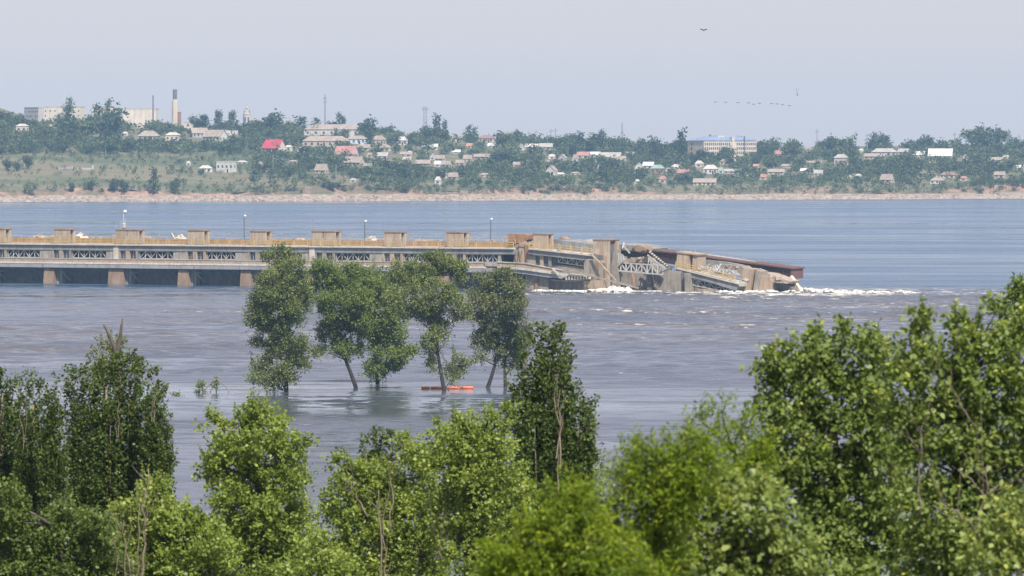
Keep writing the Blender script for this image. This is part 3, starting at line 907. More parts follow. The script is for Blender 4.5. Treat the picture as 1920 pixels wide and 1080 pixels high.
# long poles hanging across
def beam_thing(name, label, p0, p1, n0, n1, w, mat):
    a = dpt(*p0, n0); b = dpt(*p1, n1)
    mb = MB(); mb.bar(a, b, w)
    return tag(mb.build(name, mat, None, b), label, 'beam', 'loose beams at the breach', 'thing')
beam_thing('fallen_beam', 'long pale beam running from the torn deck down into the white water', (1068, 507), (1197, 540), 2.3, 3.5, 0.42, M['concrete'])
beam_thing('fallen_beam', 'thin rail slanting across the front of the upright pier', (1110, 478), (1155, 527), 0.6, 2.5, 0.35, M['tan_concrete'])
beam_thing('fallen_beam', 'short pale plank stuck on the sagging deck kerb', (1036, 504), (1048, 516), 2.6, 2.6, 0.4, M['pale_concrete'])
beam_thing('hanging_strip', 'thin red strip hanging down in front of the flooded wall', (1185, 512), (1191, 536), -3, -3, 0.11, M['orange'])
beam_thing('fallen_beam', 'bar leaning on the broken road slabs right of upright pier', (1170, 462), (1181, 475), -6, -6, 0.3, M['grey_steel'])
beam_thing('fallen_beam', 'pale bar standing up from the broken road slabs', (1170, 455), (1167, 466), -7, -7, 0.3, M['white_paint'])

# broken road slabs behind
def slab(name, label, poly, n, depth, mat, group='broken road slabs at the breach', cat='slab'):
    mb = MB(); dprism(mb, poly, n, depth)
    x = sum(p[0] for p in poly) / len(poly); y = max(p[1] for p in poly)
    return tag(mb.build(name, mat, None, dpt(x, y, n)), label, cat, group, 'thing')
slab('road_slab', 'long grey road slab sloping down behind the tilted span', [(1030, 466), (1030, 455), (1045, 450), (1112, 458), (1112, 476), (1060, 471)], -9, 12, M['grey_concrete'])
slab('road_slab', 'rusty broken slab edge just behind the squat tilted tower', [(1031, 452), (1032, 449), (1056, 449), (1056, 453)], -14, 6, M['rust'])
slab('road_slab', 'rust-coloured lump on top of the sloping slab', [(1046, 450), (1049, 446), (1053, 444), (1058, 447), (1061, 449), (1060, 451)], -15, 3, M['coping'])
slab('sand_heap', 'white heap behind the upright pier on the sloping slab', [(1094, 455), (1097, 449.5), (1105, 448.5), (1113, 449), (1114, 457)], -17, 4, M['sand'], None, 'heap')
slab('road_slab', 'tilted grey road slab right of the upright pier', [(1150, 468), (1150, 456.5), (1195, 461), (1212, 467), (1207, 475), (1180, 470)], -9, 12, M['grey_concrete'])
slab('road_slab', 'rusty slab end breaking off above the dark gap', [(1186, 462), (1196, 459.5), (1210, 464), (1213, 472), (1206, 469), (1200, 472), (1192, 471)], -8.5, 4, M['coping'])
slab('void_fill', 'dark fill for the shaded void under the tilted road slabs', [(1150, 476), (1150, 468.5), (1180, 470.5), (1212, 476), (1214, 484), (1180, 482)], -10, 8, M['red_steel'], None, 'beam')  # dark body added for the shade in the void under the slabs
slab('pier_cap', 'pale stepped ledge under the dark fill', [(1164, 492), (1164, 486), (1178, 485), (1190, 483), (1216, 484), (1217, 492)], -8, 6, M['tan_concrete'], None, 'ledge')
slab('flooded_wall', 'brown stained wall standing in water between the two piers', [(1151, 548), (1151, 492), (1217, 492), (1246, 500), (1246, 548)], -9, 4, M['concrete'], None, 'wall')
slab('wall_column', 'dark column against the flooded wall', [(1213, 548), (1213, 512), (1222, 512), (1222, 548)], -7.5, 1.4, M['dark_concrete'], None, 'column')
slab('broken_column', 'ragged column directly right of the upright pier', [(1147, 548), (1146, 500), (1149, 475), (1156, 468), (1157, 500), (1155, 548)], -5, 2.5, M['concrete'], None, 'column')
mb = MB()
truss(mb, dpt(1154, 492, -6), dpt(1243, 498, -6), dpt(1154, 507, -6), dpt(1243, 515, -6), 9, 0.26)
tag(mb.build('fallen_truss', M['grey_steel'], None, dpt(1200, 515, -6)), 'long grey steel truss spanning the flooded gap between piers', 'truss')
mb = MB()
truss(mb, dpt(1150, 474, -5.5), dpt(1168, 478, -5.5), dpt(1152, 505, -5.5), dpt(1170, 488, -5.5), 4, 0.22)
tag(mb.build('fallen_truss', M['grey_steel'], None, dpt(1158, 505, -5.5)), 'small twisted lattice hanging beside the upright pier', 'truss')
t = piece('stepped_beam', 'slanting notched beam with a row of stubs falling towards the tilted tower', 'beam', dpt(1232, 500, -6))
mb = MB(); mb.bar(dpt(1213, 469, -7), dpt(1252, 500, -7), 0.55); mb.build('beam', M['red_steel'], t)
for k in range(9):
    x = 1218 + k * 3.9; y = 472 + k * 3.15
    mb = MB(); mb.bar(dpt(x, y, -6.6), dpt(x + 2.4, y + 2.0, -6.6), 0.5, 0.34); mb.build('stub', M['pale_concrete'], t)
for k in range(7):
    x = 1217 + k * 4.6; y = 481 + k * 3.4
    mb = MB(); mb.bar(dpt(x, y, -6), dpt(x - 1.5, y + 13 - k, -6), 0.22); mb.build('hanger', M['grey_steel'], t)
mb = MB(); mb.bar(dpt(1214, 478, -6), dpt(1250, 506, -6), 0.3); mb.build('lower_chord', M['grey_steel'], t)

# rail girder lying down into the water
t = piece('rail_girder', 'long dark red steel girder bridge sloping down into the water', 'girder', dpt(1480, 545, -14))
def girder(n, flange=True):
    mb = MB(); dprism(mb, [(1205, 487), (1205, 468), (1300, 480), (1390, 492.5), (1484, 504), (1483, 523), (1390, 514), (1290, 500)], n, 0.35)
    mb.build('web_plate', M['red_steel'], t)
girder(-12); girder(-17.5)
mb = MB(); dprism(mb, [(1203, 468.4), (1203, 465.8), (1300, 477.6), (1390, 490), (1486, 502), (1486, 504.6), (1390, 492.8), (1300, 480.2)], -11.4, 7.2); mb.build('top_flange', M['girder_flange'], t)
mb = MB(); dprism(mb, [(1290, 502.2), (1290, 500.2), (1390, 514.2), (1484, 523.2), (1484, 525)], -11.6, 1.1); mb.build('bottom_flange', M['red_steel'], t)
for k in range(14):
    x = 1310 + k * 13.2
    y = 482 + (x - 1310) * 0.128
    mb = MB(); mb.bar(dpt(x, y, -11.9), dpt(x - .5, y + 18, -11.9), 0.16); mb.build('stiffener', M['red_steel'], t)
mb = MB()
dprism(mb, [(1482, 523), (1482.4, 504.6), (1484.6, 505), (1484.4, 523)], -11.7, 6.6); mb.build('end_plate', M['girder_flange'], t)
mb = MB()
for k in range(22):
    x = 1208 + k * 13
    y = 466.2 + (x - 1203) * 0.1285
    mb.bar(dpt(x, y, -18.2), dpt(x + .2, y - 8.5, -18.2), 0.085)
mb.bar(dpt(1208, 458, -18.2), dpt(1481, 493.5, -18.2), 0.06); mb.bar(dpt(1208, 462, -18.2), dpt(1481, 497.5, -18.2), 0.05)
mb.build('handrail', M['dark_steel'], t)
mb = MB(); dprism(mb, [(1306, 478), (1306, 474.4), (1390, 486.5), (1420, 491), (1420, 493)], -16.5, 1.2); mb.build('pale_strip', M['sand'], t)  # separate strip in a pale sand colour along the girder

# second, leaning pier with its fallen deck
t = piece('leaning_pier', 'leaning pier tower on a cracked base at the head of the fallen deck', 'pier', dpt(1268, 548, 0))
mb = MB(); dprism(mb, [(1246, 550), (1247, 512), (1250, 508), (1272, 509), (1273, 550)], 0, 3); mb.build('pier_wall', M['concrete'], t)
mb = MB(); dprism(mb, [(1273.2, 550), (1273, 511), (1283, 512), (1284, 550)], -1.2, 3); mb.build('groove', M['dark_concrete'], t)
mb = MB(); dprism(mb, [(1284, 550), (1283, 512), (1290, 513), (1289, 550)], -0.2, 3); mb.build('pier_wall', M['concrete'], t)
mb = MB(); dprism(mb, [(1268, 500), (1269.5, 472.5), (1293, 475.5), (1292, 505)], -3.6, 5.5); mb.build('tower', M['tower_concrete'], t)
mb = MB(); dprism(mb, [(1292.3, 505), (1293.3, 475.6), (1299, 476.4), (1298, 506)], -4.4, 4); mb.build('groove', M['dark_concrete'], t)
mb = MB(); dprism(mb, [(1298, 506), (1299, 476.4), (1307, 477.5), (1306, 507)], -3.8, 5); mb.build('tower', M['tower_concrete'], t)
mb = MB(); dprism(mb, [(1268.6, 474), (1269, 471.6), (1308, 476.6), (1307.6, 479)], -3.4, 5.8); mb.build('coping', M['tan_concrete'], t)
mb = MB()
for x in (1276, 1285, 1296, 1304):
    mb.bar(dpt(x, 473 + (x - 1268) * .12, -5), dpt(x - .4, 465.5 + (x - 1268) * .06, -5), 0.06)
mb.build('bent_bar', M['grey_steel'], t)
b = dpt(1281, 473, -9); top = dpt(1281, 440, -9)
t = thing('lamp_post', 'thin lamp post curving over the leaning pier tower', 'lamp post', b, 'curved lamp posts along the dam road')
mb = MB(); mb.tube([b, Vector((b.x, b.y, top.z)), Vector((b.x - .5, b.y, top.z + .4))], [.07, .055, .05], 6); mb.build('pole', M['lamp_steel'], t)
mb = MB(); mb.bar(Vector((b.x - .4, b.y, top.z + .4)), Vector((b.x - 1.0, b.y, top.z + .5)), 0.22, .14); mb.build('lamp_head', M['lamp_steel'], t)

t = piece('fallen_deck', 'fallen walkway with yellow railing sloping from the leaning pier into the water', 'dam span', dpt(1330, 545, -2))
mb = MB(); dprism(mb, [(1266, 503.5), (1266, 501.5), (1330, 516.5), (1393, 533), (1392, 535.5)], -1.85, 6.5); mb.build('walkway_slab', M['pale_concrete'], t)
mb = MB(); dprism(mb, [(1268, 514), (1267, 504), (1330, 519), (1389, 535.5), (1385, 547), (1330, 529)], -2.2, 1.5); mb.build('edge_beam', M['grey_concrete'], t)
mb = MB(); railing(mb, dpt(1267, 501.5, -2), dpt(1378, 528.5, -2), 1.35, 2.6, 0.19, (1.0, 0.62, 0.3)); mb.build('railing', M['yellow_paint'], t)
mb = MB(); truss(mb, dpt(1300, 523, -3), dpt(1376, 540, -3), dpt(1300, 535, -3), dpt(1370, 548, -3), 7, 0.2); mb.build('truss', M['grey_steel'], t)
for poly in ([(1291, 550), (1291, 514), (1302, 517), (1301, 550)], [(1303, 550), (1303, 520), (1310, 521), (1310, 550)]):
    mb = MB(); dprism(mb, poly, -3, 0.6); mb.build('pilaster', M['concrete'], t)
mb = MB(); dprism(mb, [(1288, 550), (1288, 510), (1385, 536), (1384, 550)], -6.2, .4); mb.build('gallery_wall', M['dark_concrete'], t)
mb = MB(); dprism(mb, [(1309, 550), (1309, 541), (1345, 543), (1346, 550)], -2.5, .6); mb.build('wall_panel', M['tan_concrete'], t)

t = piece('crumpled_lattice', 'crumpled grey lattice lying behind the fallen yellow railing', 'truss', dpt(1350, 518, -5))
for (a, b_, c_, d_) in (((1308, 498), (1378, 508), (1310, 506), (1388, 517)), ((1336, 498), (1345, 497), (1343, 515), (1352, 517))):
    mb = MB(); truss(mb, dpt(*a, -5), dpt(*b_, -5), dpt(*c_, -4.2), dpt(*d_, -4.2), 8 if a[0] < 1320 else 2, 0.2); mb.build('lattice', M['grey_steel'], t)
for x0, y0, x1, y1 in ((1352, 495, 1343, 510), (1372, 499, 1360, 514), (1340, 509, 1386, 516), (1310, 506, 1330, 496)):
    mb = MB(); mb.bar(dpt(x0, y0, -3.9), dpt(x1, y1, -3.9), 0.22); mb.build('bar', M['white_paint'] if x0 == 1352 else M['grey_steel'], t)
slab('deck_slab', 'cracked grey slab under the crumpled lattice', [(1306, 508), (1310, 497), (1345, 495), (1390, 499), (1398, 506), (1390, 520), (1345, 515)], -7, 7, M['concrete'])
slab('deck_slab', 'dirty slab strip against the foot of the rail girder', [(1308, 496), (1310, 486), (1360, 491), (1392, 497), (1392, 501)], -10, 4, M['grey_concrete'])
slab('rubble_block', 'pale broken chunk at the end of the fallen railing', [(1384, 533), (1388, 528), (1396, 530), (1394, 537), (1386, 537)], -1.2, 1.6, M['pale_concrete'], 'broken blocks at the breach', 'block')
slab('rubble_block', 'small pale chunk on the fallen walkway', [(1391, 524), (1396, 521.5), (1404, 525), (1400, 528)], -2.6, 1.2, M['pale_concrete'], 'broken blocks at the breach', 'block')
t = piece('toppled_tower', 'big toppled tower block leaning between the lattice and the rail girder', 'tower', dpt(1400, 546, -3))
mb = MB(); dprism(mb, [(1384, 552), (1390, 533), (1393, 505), (1398, 503), (1413, 505), (1409, 535), (1405, 552)], -3, 5); mb.build('tower', M['tan_concrete'], t)
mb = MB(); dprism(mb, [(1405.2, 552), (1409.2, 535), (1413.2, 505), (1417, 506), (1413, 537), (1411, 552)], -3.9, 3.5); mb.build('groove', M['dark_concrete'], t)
mb = MB(); dprism(mb, [(1411.2, 552), (1413.2, 537), (1417.2, 506), (1425, 509), (1423, 530), (1418, 552)], -3.2, 4.6); mb.build('tower', M['concrete'], t)
t = piece('sunken_pier', 'brown half-sunken pier block at the tip of the ruin', 'pier', dpt(1440, 548, -3))
mb = MB(); dprism(mb, [(1419, 554), (1421, 522), (1427, 516), (1443, 519), (1446, 527), (1443, 554)], -4, 6); mb.build('pier_wall', M['tan_concrete'], t)
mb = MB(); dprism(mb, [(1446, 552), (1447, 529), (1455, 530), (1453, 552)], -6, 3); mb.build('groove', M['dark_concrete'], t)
mb = MB(); dprism(mb, [(1425, 519), (1426, 511), (1440, 513), (1481, 528), (1478, 532), (1450, 530)], -5, 6); mb.build('sloping_slab', M['rubble'], t)
slab('dark_slab', 'dark slab awash beyond the half-sunken pier', [(1452, 552), (1454, 531), (1478, 534), (1490, 545), (1488, 552)], -7, 5, M['dark_concrete'])
beam_thing('fallen_pipe', 'cream pipe slanting from the girder end into the water', (1483, 519), (1503, 548), -10.5, -9.0, 0.75, M['cream_pipe'])
beam_thing('fallen_beam', 'dark bar slanting from the girder down beside the sunken pier', (1425, 504), (1472, 526), -9, -7, 0.3, M['grey_steel'])
beam_thing('fallen_beam', 'dark steel bar poking out under the leaning pier tower', (1236, 512), (1264, 500), -4, -4, 0.3, M['dark_steel'])

# scattered rubble on the broken parts
def scatter(n, poly_fn, mat, label, seed):
    r2 = np.random.default_rng(seed); mb = MB()
    for i in range(n):
        x, y, nn = poly_fn(r2)
        c = dpt(x, y, nn); s = r2.uniform(0.12, 0.5)
        vs = [c + Vector((sx * s * r2.uniform(.6, 1.6), sy * s, sz * s * r2.uniform(.4, .9))) for sz in (-1, 1) for sx, sy in ((-1, -1), (1, -1), (1, 1), (-1, 1))]
        mb.hexa(vs)
    return tag(mb.build('rubble', mat, None, dpt(*poly_fn(r2))), label, 'rubble', kind='stuff')
def on_lines(lines):
    def f(r2):
        a, b, n0, n1 = lines[r2.integers(len(lines))]
        u = r2.random()
        return a[0] + (b[0] - a[0]) * u, a[1] + (b[1] - a[1]) * u - 0.5, r2.uniform(n0, n1)
    return f
scatter(260, on_lines([((1030, 454), (1112, 459), -20, -9), ((1150, 457), (1210, 466), -19, -9), ((1310, 497), (1390, 501), -11, -7),
                       ((1426, 512), (1480, 528), -9, -5), ((990, 465), (1110, 478), -7, -3), ((1268, 502), (1390, 532), -7, -3), ((1164, 486), (1216, 484), -12, -8)]),
        M['rubble'], 'loose concrete rubble strewn over the broken spans', 11)
def road_debris():
    r2 = np.random.default_rng(12); mb = MB()
    for i in range(420):
        c = D(r2.uniform(PS[1][0], S_END - 1), r2.uniform(-23, -9), 9.9 + abs(r2.normal(0, 0.75))); s = r2.uniform(0.12, 0.45)
        mb.hexa([c + Vector((sx * s * r2.uniform(.6, 1.8), sy * s, sz * s * r2.uniform(.4, .9))) for sz in (-1, 1) for sx, sy in ((-1, -1), (1, -1), (1, 1), (-1, 1))])
    tag(mb.build('rubble', M['rubble'], None, D(PS[2][0], -12, 9.9)), 'small debris scattered along the intact dam road', 'rubble', kind='stuff')
road_debris()

# white water at the breach
def white_water(name, label, xs, hs, ybase, n, width, seed, mat):
    """torn foam: a noisy low ridge of which only the crests stand out of the river"""
    r2 = np.random.default_rng(seed)
    U = np.arange(xs[0], xs[-1], 0.9); V = np.linspace(-1, 1, 25)
    P = np.zeros((len(V), len(U), 3))
    for j, u in enumerate(U):
        h = np.interp(u, xs, hs) / 7.9
        yb = np.interp(u, xs, ybase)
        Yw = CH * F / (yb - HZ)
        X = (u - 960) * Yw / F
        for i, v in enumerate(V):
            n1 = mnoise.fractal(Vector((u * 0.055, v * 2.2 + seed, 0.3)), 0.8, 2.0, 4)
            n2 = mnoise.fractal(Vector((u * 0.33, v * 6.0 + seed, 4.3)), 0.7, 2.0, 3)
            prof = max(0.0, (1 - v * v)) ** 0.7
            z = -0.16 + h * prof * (0.40 + 0.62 * n1 + 0.14 * n2) + 0.015 * r2.normal()
            P[i, j] = (X + 0.5 * n2, Yw + v * width * (0.8 + 0.5 * n1), z if abs(v) < 1 else -0.5)
    o = link_mesh(name, grid_mesh(name, P[::-1], mat))
    return tag(o, label, 'white water', kind='stuff')
mw, t_, p_, o_ = new_mat('white_water')
v_ = coords(t_)
c_ = ramp(t_, noise_tex(t_, v_, 0.55, 6.0, 0.7), [(0.36, (0.38, 0.35, 0.31)), (0.48, (0.70, 0.67, 0.60)), (0.60, (0.88, 0.87, 0.83))])
t_.links.new(c_, p_.inputs['Base Color']); p_.inputs['Roughness'].default_value = 0.6
bump(t_, p_, noise_tex(t_, v_, 2.0, 5.0, 0.7), 0.4, 0.8)
M['white_water'] = mw
white_water('white_water', 'white water boiling at the foot of the upright pier', [996, 1005, 1020, 1035, 1060, 1095, 1115, 1140, 1150, 1165, 1178, 1190, 1215, 1245],
            [1, 6, 7, 5, 5, 6, 7, 9, 14, 12, 13, 5, 5, 3], [546] * 14, 2, 7.0, 1, mw)
white_water('white_water', 'line of white water along the fallen deck and sunken pier', [1246, 1290, 1330, 1350, 1380, 1420, 1450, 1490],
            [3, 4, 5, 8, 7, 6, 8, 9], [548, 549, 549, 549, 549, 548, 548, 547], 2, 6.0, 5, mw)
white_water('white_water', 'long white wave trailing away from the tip of the ruin', [1480, 1500, 1540, 1580, 1640, 1690, 1730],
            [12, 13, 9, 9, 8, 6, 1.5], [547, 546, 548, 549, 549, 548.5, 548], 2, 14.0, 9, mw)
# ------------------------------------------------------------------ foliage machinery
def unit(a):
    return a / np.maximum(np.linalg.norm(a, axis=-1, keepdims=True), 1e-9)

def leaf_mesh(name, P, A, L, Wd, tint, mat, up=0.5, r=None, fine=False):
    """P leaf bases, A leaf axes, L lengths, Wd widths -> one mesh of folded leaves"""
    r = r or rng
    n = len(P)
    N0 = r.normal(0, 1, (n, 3)) + np.array(SUN) * (up * 2.3)
    B = unit(np.cross(A, unit(N0)))
    N = np.cross(B, A)
    L = L[:, None]; Wd = Wd[:, None]
    fold = 0.10 * L
    if fine:
        V = np.stack([P, P + A * L * .3 + B * Wd * .5 + N * fold, P + A * L * .68 + B * Wd * .36 + N * fold * .7, P + A * L - N * fold * .6,
                      P + A * L * .68 - B * Wd * .36 + N * fold * .7, P + A * L * .3 - B * Wd * .5 + N * fold], 1)
        k = 6
    else:
        V = np.stack([P, P + A * L * .42 + B * Wd * .5 + N * fold, P + A * L, P + A * L * .42 - B * Wd * .5 + N * fold], 1)
        k = 4
    me = bpy.data.meshes.new(name)
    me.vertices.add(n * k)
    me.vertices.foreach_set('co', V.reshape(-1).astype(np.float32))
    me.loops.add(n * k)
    me.loops.foreach_set('vertex_index', np.arange(n * k, dtype=np.int32))
    me.polygons.add(n)
    me.polygons.foreach_set('loop_start', (np.arange(n) * k).astype(np.int32))
    me.update()
    at_ = me.attributes.new('tint', 'FLOAT', 'FACE')
    at_.data.foreach_set('value', np.clip(tint, 0, 1).astype(np.float32))
    me.materials.append(mat)
    return me

def lobe_leaves(C, Rv, n, twig, leaf, ratio, r, clumps=26, shell=0.5, up=0.5, per=14, tint0=0.45, tvar=0.2, lift=0.35, droop=0.0):
    """leaves on twigs that stand in clumps round an ellipsoid lobe (centre C, radii Rv)"""
    nt_ = max(6, n // per)
    cdir = unit(r.normal(0, 1, (clumps, 3)))
    crad = r.uniform(0.62, 1.25, clumps)
    cr2 = r.random(clumps) ** .5
    ctint = r.normal(0, tvar * 0.5, clumps)
    ci = r.integers(0, clumps, nt_)
    ball = unit(r.normal(0, 1, (nt_, 3))) * (r.random((nt_, 1)) ** .45) * .36
    base = C + (cdir[ci] * (crad[ci] * (shell + (1 - shell) * cr2[ci]) * .82)[:, None] + ball) * Rv
    d = unit((base - C) / Rv)
    tdir = unit(d * 0.7 + np.array([0, 0, lift]) + r.normal(0, 0.35, (nt_, 3)))
    k = per
    s = r.random((nt_, k))
    P = base[:, None, :] + tdir[:, None, :] * (s * twig)[..., None] + r.normal(0, leaf * 0.55, (nt_, k, 3))
    A = unit(tdir[:, None, :] * 0.6 + r.normal(0, 0.7, (nt_, k, 3)) + np.array([0, 0, -droop]))
    T = tint0 + ctint[ci][:, None] + r.normal(0, tvar, (nt_, k)) + 0.12 * (s - 0.5)
    P = P.reshape(-1, 3); A = A.reshape(-1, 3); T = T.reshape(-1)
    L = leaf * r.uniform(0.55, 1.4, len(P))
    return P, A, L, L * ratio, T, base, tdir

def plume_leaves(top, bottom, hw, n, leaf, ratio, r, tint0=0.42, tvar=0.2, taper=2.2):
    """a narrow upright plume of a Lombardy poplar: short upswept shoots round a stem"""
    top = np.array(top); bottom = np.array(bottom)
    H = top[2] - bottom[2]
    nsh = max(10, n // 16)
    h = r.random(nsh) ** 0.85
    zrel = h * H
    rad = hw * np.clip((zrel + 0.08) / (hw * taper * 2), 0.12, 1.0) ** 0.7
    ph = r.random(nsh) * 2 * math.pi
    # bunches, so that the outline has notches
    bz = np.floor(zrel / (hw * 0.9)); key = np.sin(bz * 12.9898 + np.floor(ph * 1.3) * 78.233 + top[0] * 3.1) * 43758.5
    bun = key - np.floor(key)
    rr = rad * (0.25 + 0.75 * r.random(nsh) ** 0.5) * (0.5 + 0.8 * bun)
    ax = top[None] + (bottom - top)[None] * h[:, None]
    base = ax + np.stack([np.cos(ph) * rr, np.sin(ph) * rr, -rr * 0.5], 1)
    tdir = unit(np.stack([np.cos(ph) * 0.30, np.sin(ph) * 0.30, np.ones(nsh)], 1) + r.normal(0, 0.16, (nsh, 3)))
    k = 16
    s = r.random((nsh, k))
    tw = np.minimum(0.45, 0.22 + rad)[:, None]
    P = base[:, None] + tdir[:, None] * (s * tw)[..., None] + r.normal(0, leaf * 0.5, (nsh, k, 3))
    A = unit(tdir[:, None] * 0.35 + np.stack([np.cos(ph), np.sin(ph), 0 * ph], 1)[:, None] * 0.6 + r.normal(0, 0.6, (nsh, k, 3)))
    T = tint0 + (bun[:, None] - 0.5) * 0.25 + r.normal(0, tvar, (nsh, k))
    P = P.reshape(-1, 3); P[:, 2] = np.minimum(P[:, 2], top[2] + 0.15)
    A = A.reshape(-1, 3)
    L = leaf * r.uniform(0.7, 1.3, len(P))
    return P, A, L, L * ratio, T.reshape(-1)

# ------------------------------------------------------------------ far town
def house_mat(name, c1, c2, sc=0.25):
    return surf(name, c1, c2, sc, 0.9, tuple(x * 0.72 for x in c1), True, 0.02)
HM = {
    'cream': house_mat('plaster_cream', (0.50, 0.43, 0.35), (0.60, 0.53, 0.44)),
    'factory': house_mat('factory_render', (0.56, 0.49, 0.41), (0.66, 0.59, 0.51)),
    'white': house_mat('plaster_white', (0.46, 0.44, 0.41), (0.58, 0.56, 0.52)),
    'tan': house_mat('plaster_tan', (0.42, 0.35, 0.27), (0.52, 0.44, 0.35)),
    'grey': house_mat('plaster_grey', (0.34, 0.32, 0.31), (0.44, 0.42, 0.41)),
    'blue': house_mat('plaster_blue', (0.45, 0.55, 0.62), (0.58, 0.66, 0.71)),
    'brick': house_mat('brickwork', (0.26, 0.13, 0.10), (0.34, 0.18, 0.13)),
    'yellow': house_mat('plaster_yellow', (0.60, 0.52, 0.34), (0.68, 0.60, 0.42)),
    'r_grey': house_mat('roof_slate', (0.33, 0.30, 0.28), (0.43, 0.40, 0.37)),
    'r_tan': house_mat('roof_weathered', (0.28, 0.23, 0.19), (0.38, 0.31, 0.26)),
    'r_brown': house_mat('roof_brown', (0.22, 0.14, 0.11), (0.30, 0.20, 0.16)),
    'r_white': house_mat('roof_white', (0.54, 0.53, 0.51), (0.68, 0.67, 0.64)),
    'r_red': house_mat('roof_crimson', (0.42, 0.045, 0.07), (0.50, 0.075, 0.10)),
    'r_pink': house_mat('roof_faded_red', (0.36, 0.17, 0.15), (0.43, 0.22, 0.19)),
    'r_orange': house_mat('roof_orange', (0.40, 0.21, 0.13), (0.48, 0.27, 0.17)),
    'r_green': house_mat('roof_green', (0.22, 0.32, 0.27), (0.28, 0.38, 0.32)),
    'r_blue': house_mat('roof_blue', (0.17, 0.22, 0.36), (0.24, 0.29, 0.43)),
    'r_cream': house_mat('roof_cream', (0.46, 0.42, 0.37), (0.56, 0.52, 0.46)),
}
UNIT = MB().box(-.5, .5, -.5, .5, -.5, .5).mesh('window', M['pane'])
UDOOR = MB().box(-.5, .5, -.5, .5, -.5, .5).mesh('door', M['dark_bark'])

def win(parent, x, y, z, sx, sy, sz, me=None, name='window'):
    o = bpy.data.objects.new(name, me or UNIT)
    COL.objects.link(o); o.parent = parent
    o.location = (x, y, z); o.scale = (sx, sy, sz)
    return o

HOUSES = []
LANDMARK_HOUSE = []
def place(x0, x1, yt, yb, kind='gable', wall='cream', roof='r_grey', yaw=-22, rf=0.45, label=None, depth=None, cat='house', name='house', wins=True):
    """house whose outline fills pixels x0..x1, yt..yb; walls stand on the slope"""
    pos = hit([(x0 + x1) / 2], [yb])[0]
    k = pos[1] / F
    Wp = (x1 - x0) * k; H = (yb - yt) * k
    th = R(yaw)
    if depth is None: depth = 0.62
    w = Wp / (math.cos(th) + depth * abs(math.sin(th)))
    d = w * depth
    hr = H * rf; hw = H - hr
    loc = Vector(pos) + Vector((0, d * 0.5, 0))
    loc.z = CH - (yb - HZ) * loc.y / F
    t = thing(name, label, cat, loc, None, th)
    fnd = 3.0
    x, y = w / 2, d / 2
    mb = MB()
    ov = min(0.5, w * 0.05)
    if kind == 'gable':
        mb.box(-x, x, -y, y, -fnd, hw)
        mb.prism([(-x, -y, hw), (-x, y, hw), (-x, 0, hw + hr * .96)], [(x, -y, hw), (x, y, hw), (x, 0, hw + hr * .96)])
        rm = MB(); th_ = 0.22
        e = hr * ov / y
        for sg in (-1, 1):
            rm.hexa([(-x - ov, sg * (y + ov), hw - e), (x + ov, sg * (y + ov), hw - e), (x + ov, 0, hw + hr), (-x - ov, 0, hw + hr),
                     (-x - ov, sg * (y + ov), hw - e + th_), (x + ov, sg * (y + ov), hw - e + th_), (x + ov, 0, hw + hr + th_), (-x - ov, 0, hw + hr + th_)])
    elif kind == 'gable_y':
        mb.box(-x, x, -y, y, -fnd, hw)
        mb.prism([(-x, -y, hw), (x, -y, hw), (0, -y, hw + hr * .96)], [(-x, y, hw), (x, y, hw), (0, y, hw + hr * .96)])
        rm = MB(); th_ = 0.22
        e = hr * ov / x
        for sg in (-1, 1):
            rm.hexa([(sg * (x + ov), -y - ov, hw - e), (0, -y - ov, hw + hr), (0, y + ov, hw + hr), (sg * (x + ov), y + ov, hw - e),
                     (sg * (x + ov), -y - ov, hw - e + th_), (0, -y - ov, hw + hr + th_), (0, y + ov, hw + hr + th_), (sg * (x + ov), y + ov, hw - e + th_)])
    elif kind == 'hip':
        mb.box(-x, x, -y, y, -fnd, hw)
        rm = MB(); rx = max(0.1, x - y * 0.8)
        rm.add([(-x - ov, -y - ov, hw), (x + ov, -y - ov, hw), (x + ov, y + ov, hw), (-x - ov, y + ov, hw), (-rx, 0, hw + hr), (rx, 0, hw + hr)],
               [(3, 2, 1, 0), (0, 1, 5, 4), (1, 2, 5), (2, 3, 4, 5), (3, 0, 4)])
    else:                                        # flat
        mb.box(-x, x, -y, y, -fnd, hw)
        rm = MB().box(-x - .2, x + .2, -y - .2, y + .2, hw, hw + max(0.3, hr))
    mb.build('wall', HM[wall], None).parent = t
    rm.build('roof', HM[roof], None).parent = t
    px_w = x1 - x0
    if wins and hw * F / pos[1] > 3.0:
        nwin = max(1, min(7, int(px_w / 9)))
        tall = kind == 'flat' and hw * F / pos[1] > 20
        for i in range(nwin if not tall else 0):
            u = -x + (i + 0.5) * 2 * x / nwin
            win(t, u, -y - 0.02, hw * 0.55, min(1.5, x * .8 / nwin), 0.12, min(1.6, hw * 0.5))
        if tall:
            for row in range(3):
                for i in range(8):
                    if rng.random() < .75: win(t, -x + (i + .5) * x / 4, -y - .02, 1.6 + row * hw / 3.3, .8, .12, 1.2)
        elif px_w > 18:
            win(t, x + 0.02, 0, hw * 0.55, 0.12, min(1.3, y * .7), min(1.5, hw * 0.5))
            win(t, -x - 0.02, 0, hw * 0.55, 0.12, min(1.3, y * .7), min(1.5, hw * 0.5))
            win(t, x * 0.35, -y - 0.04, min(1.05, hw * .35), 1.0, 0.12, min(2.1, hw * .7), UDOOR, 'door')
    if kind != 'flat' and px_w > 24:
        cm = MB().box(x * .3 - .35, x * .3 + .35, y * .15 - .35, y * .15 + .35, hw + hr * .4, hw + hr + .9)
        cm.build('chimney', HM['brick'], None).parent = t
    HOUSES.append((x0, x1, yt, yb, t, wall, roof, kind))
    return t

L_ = place
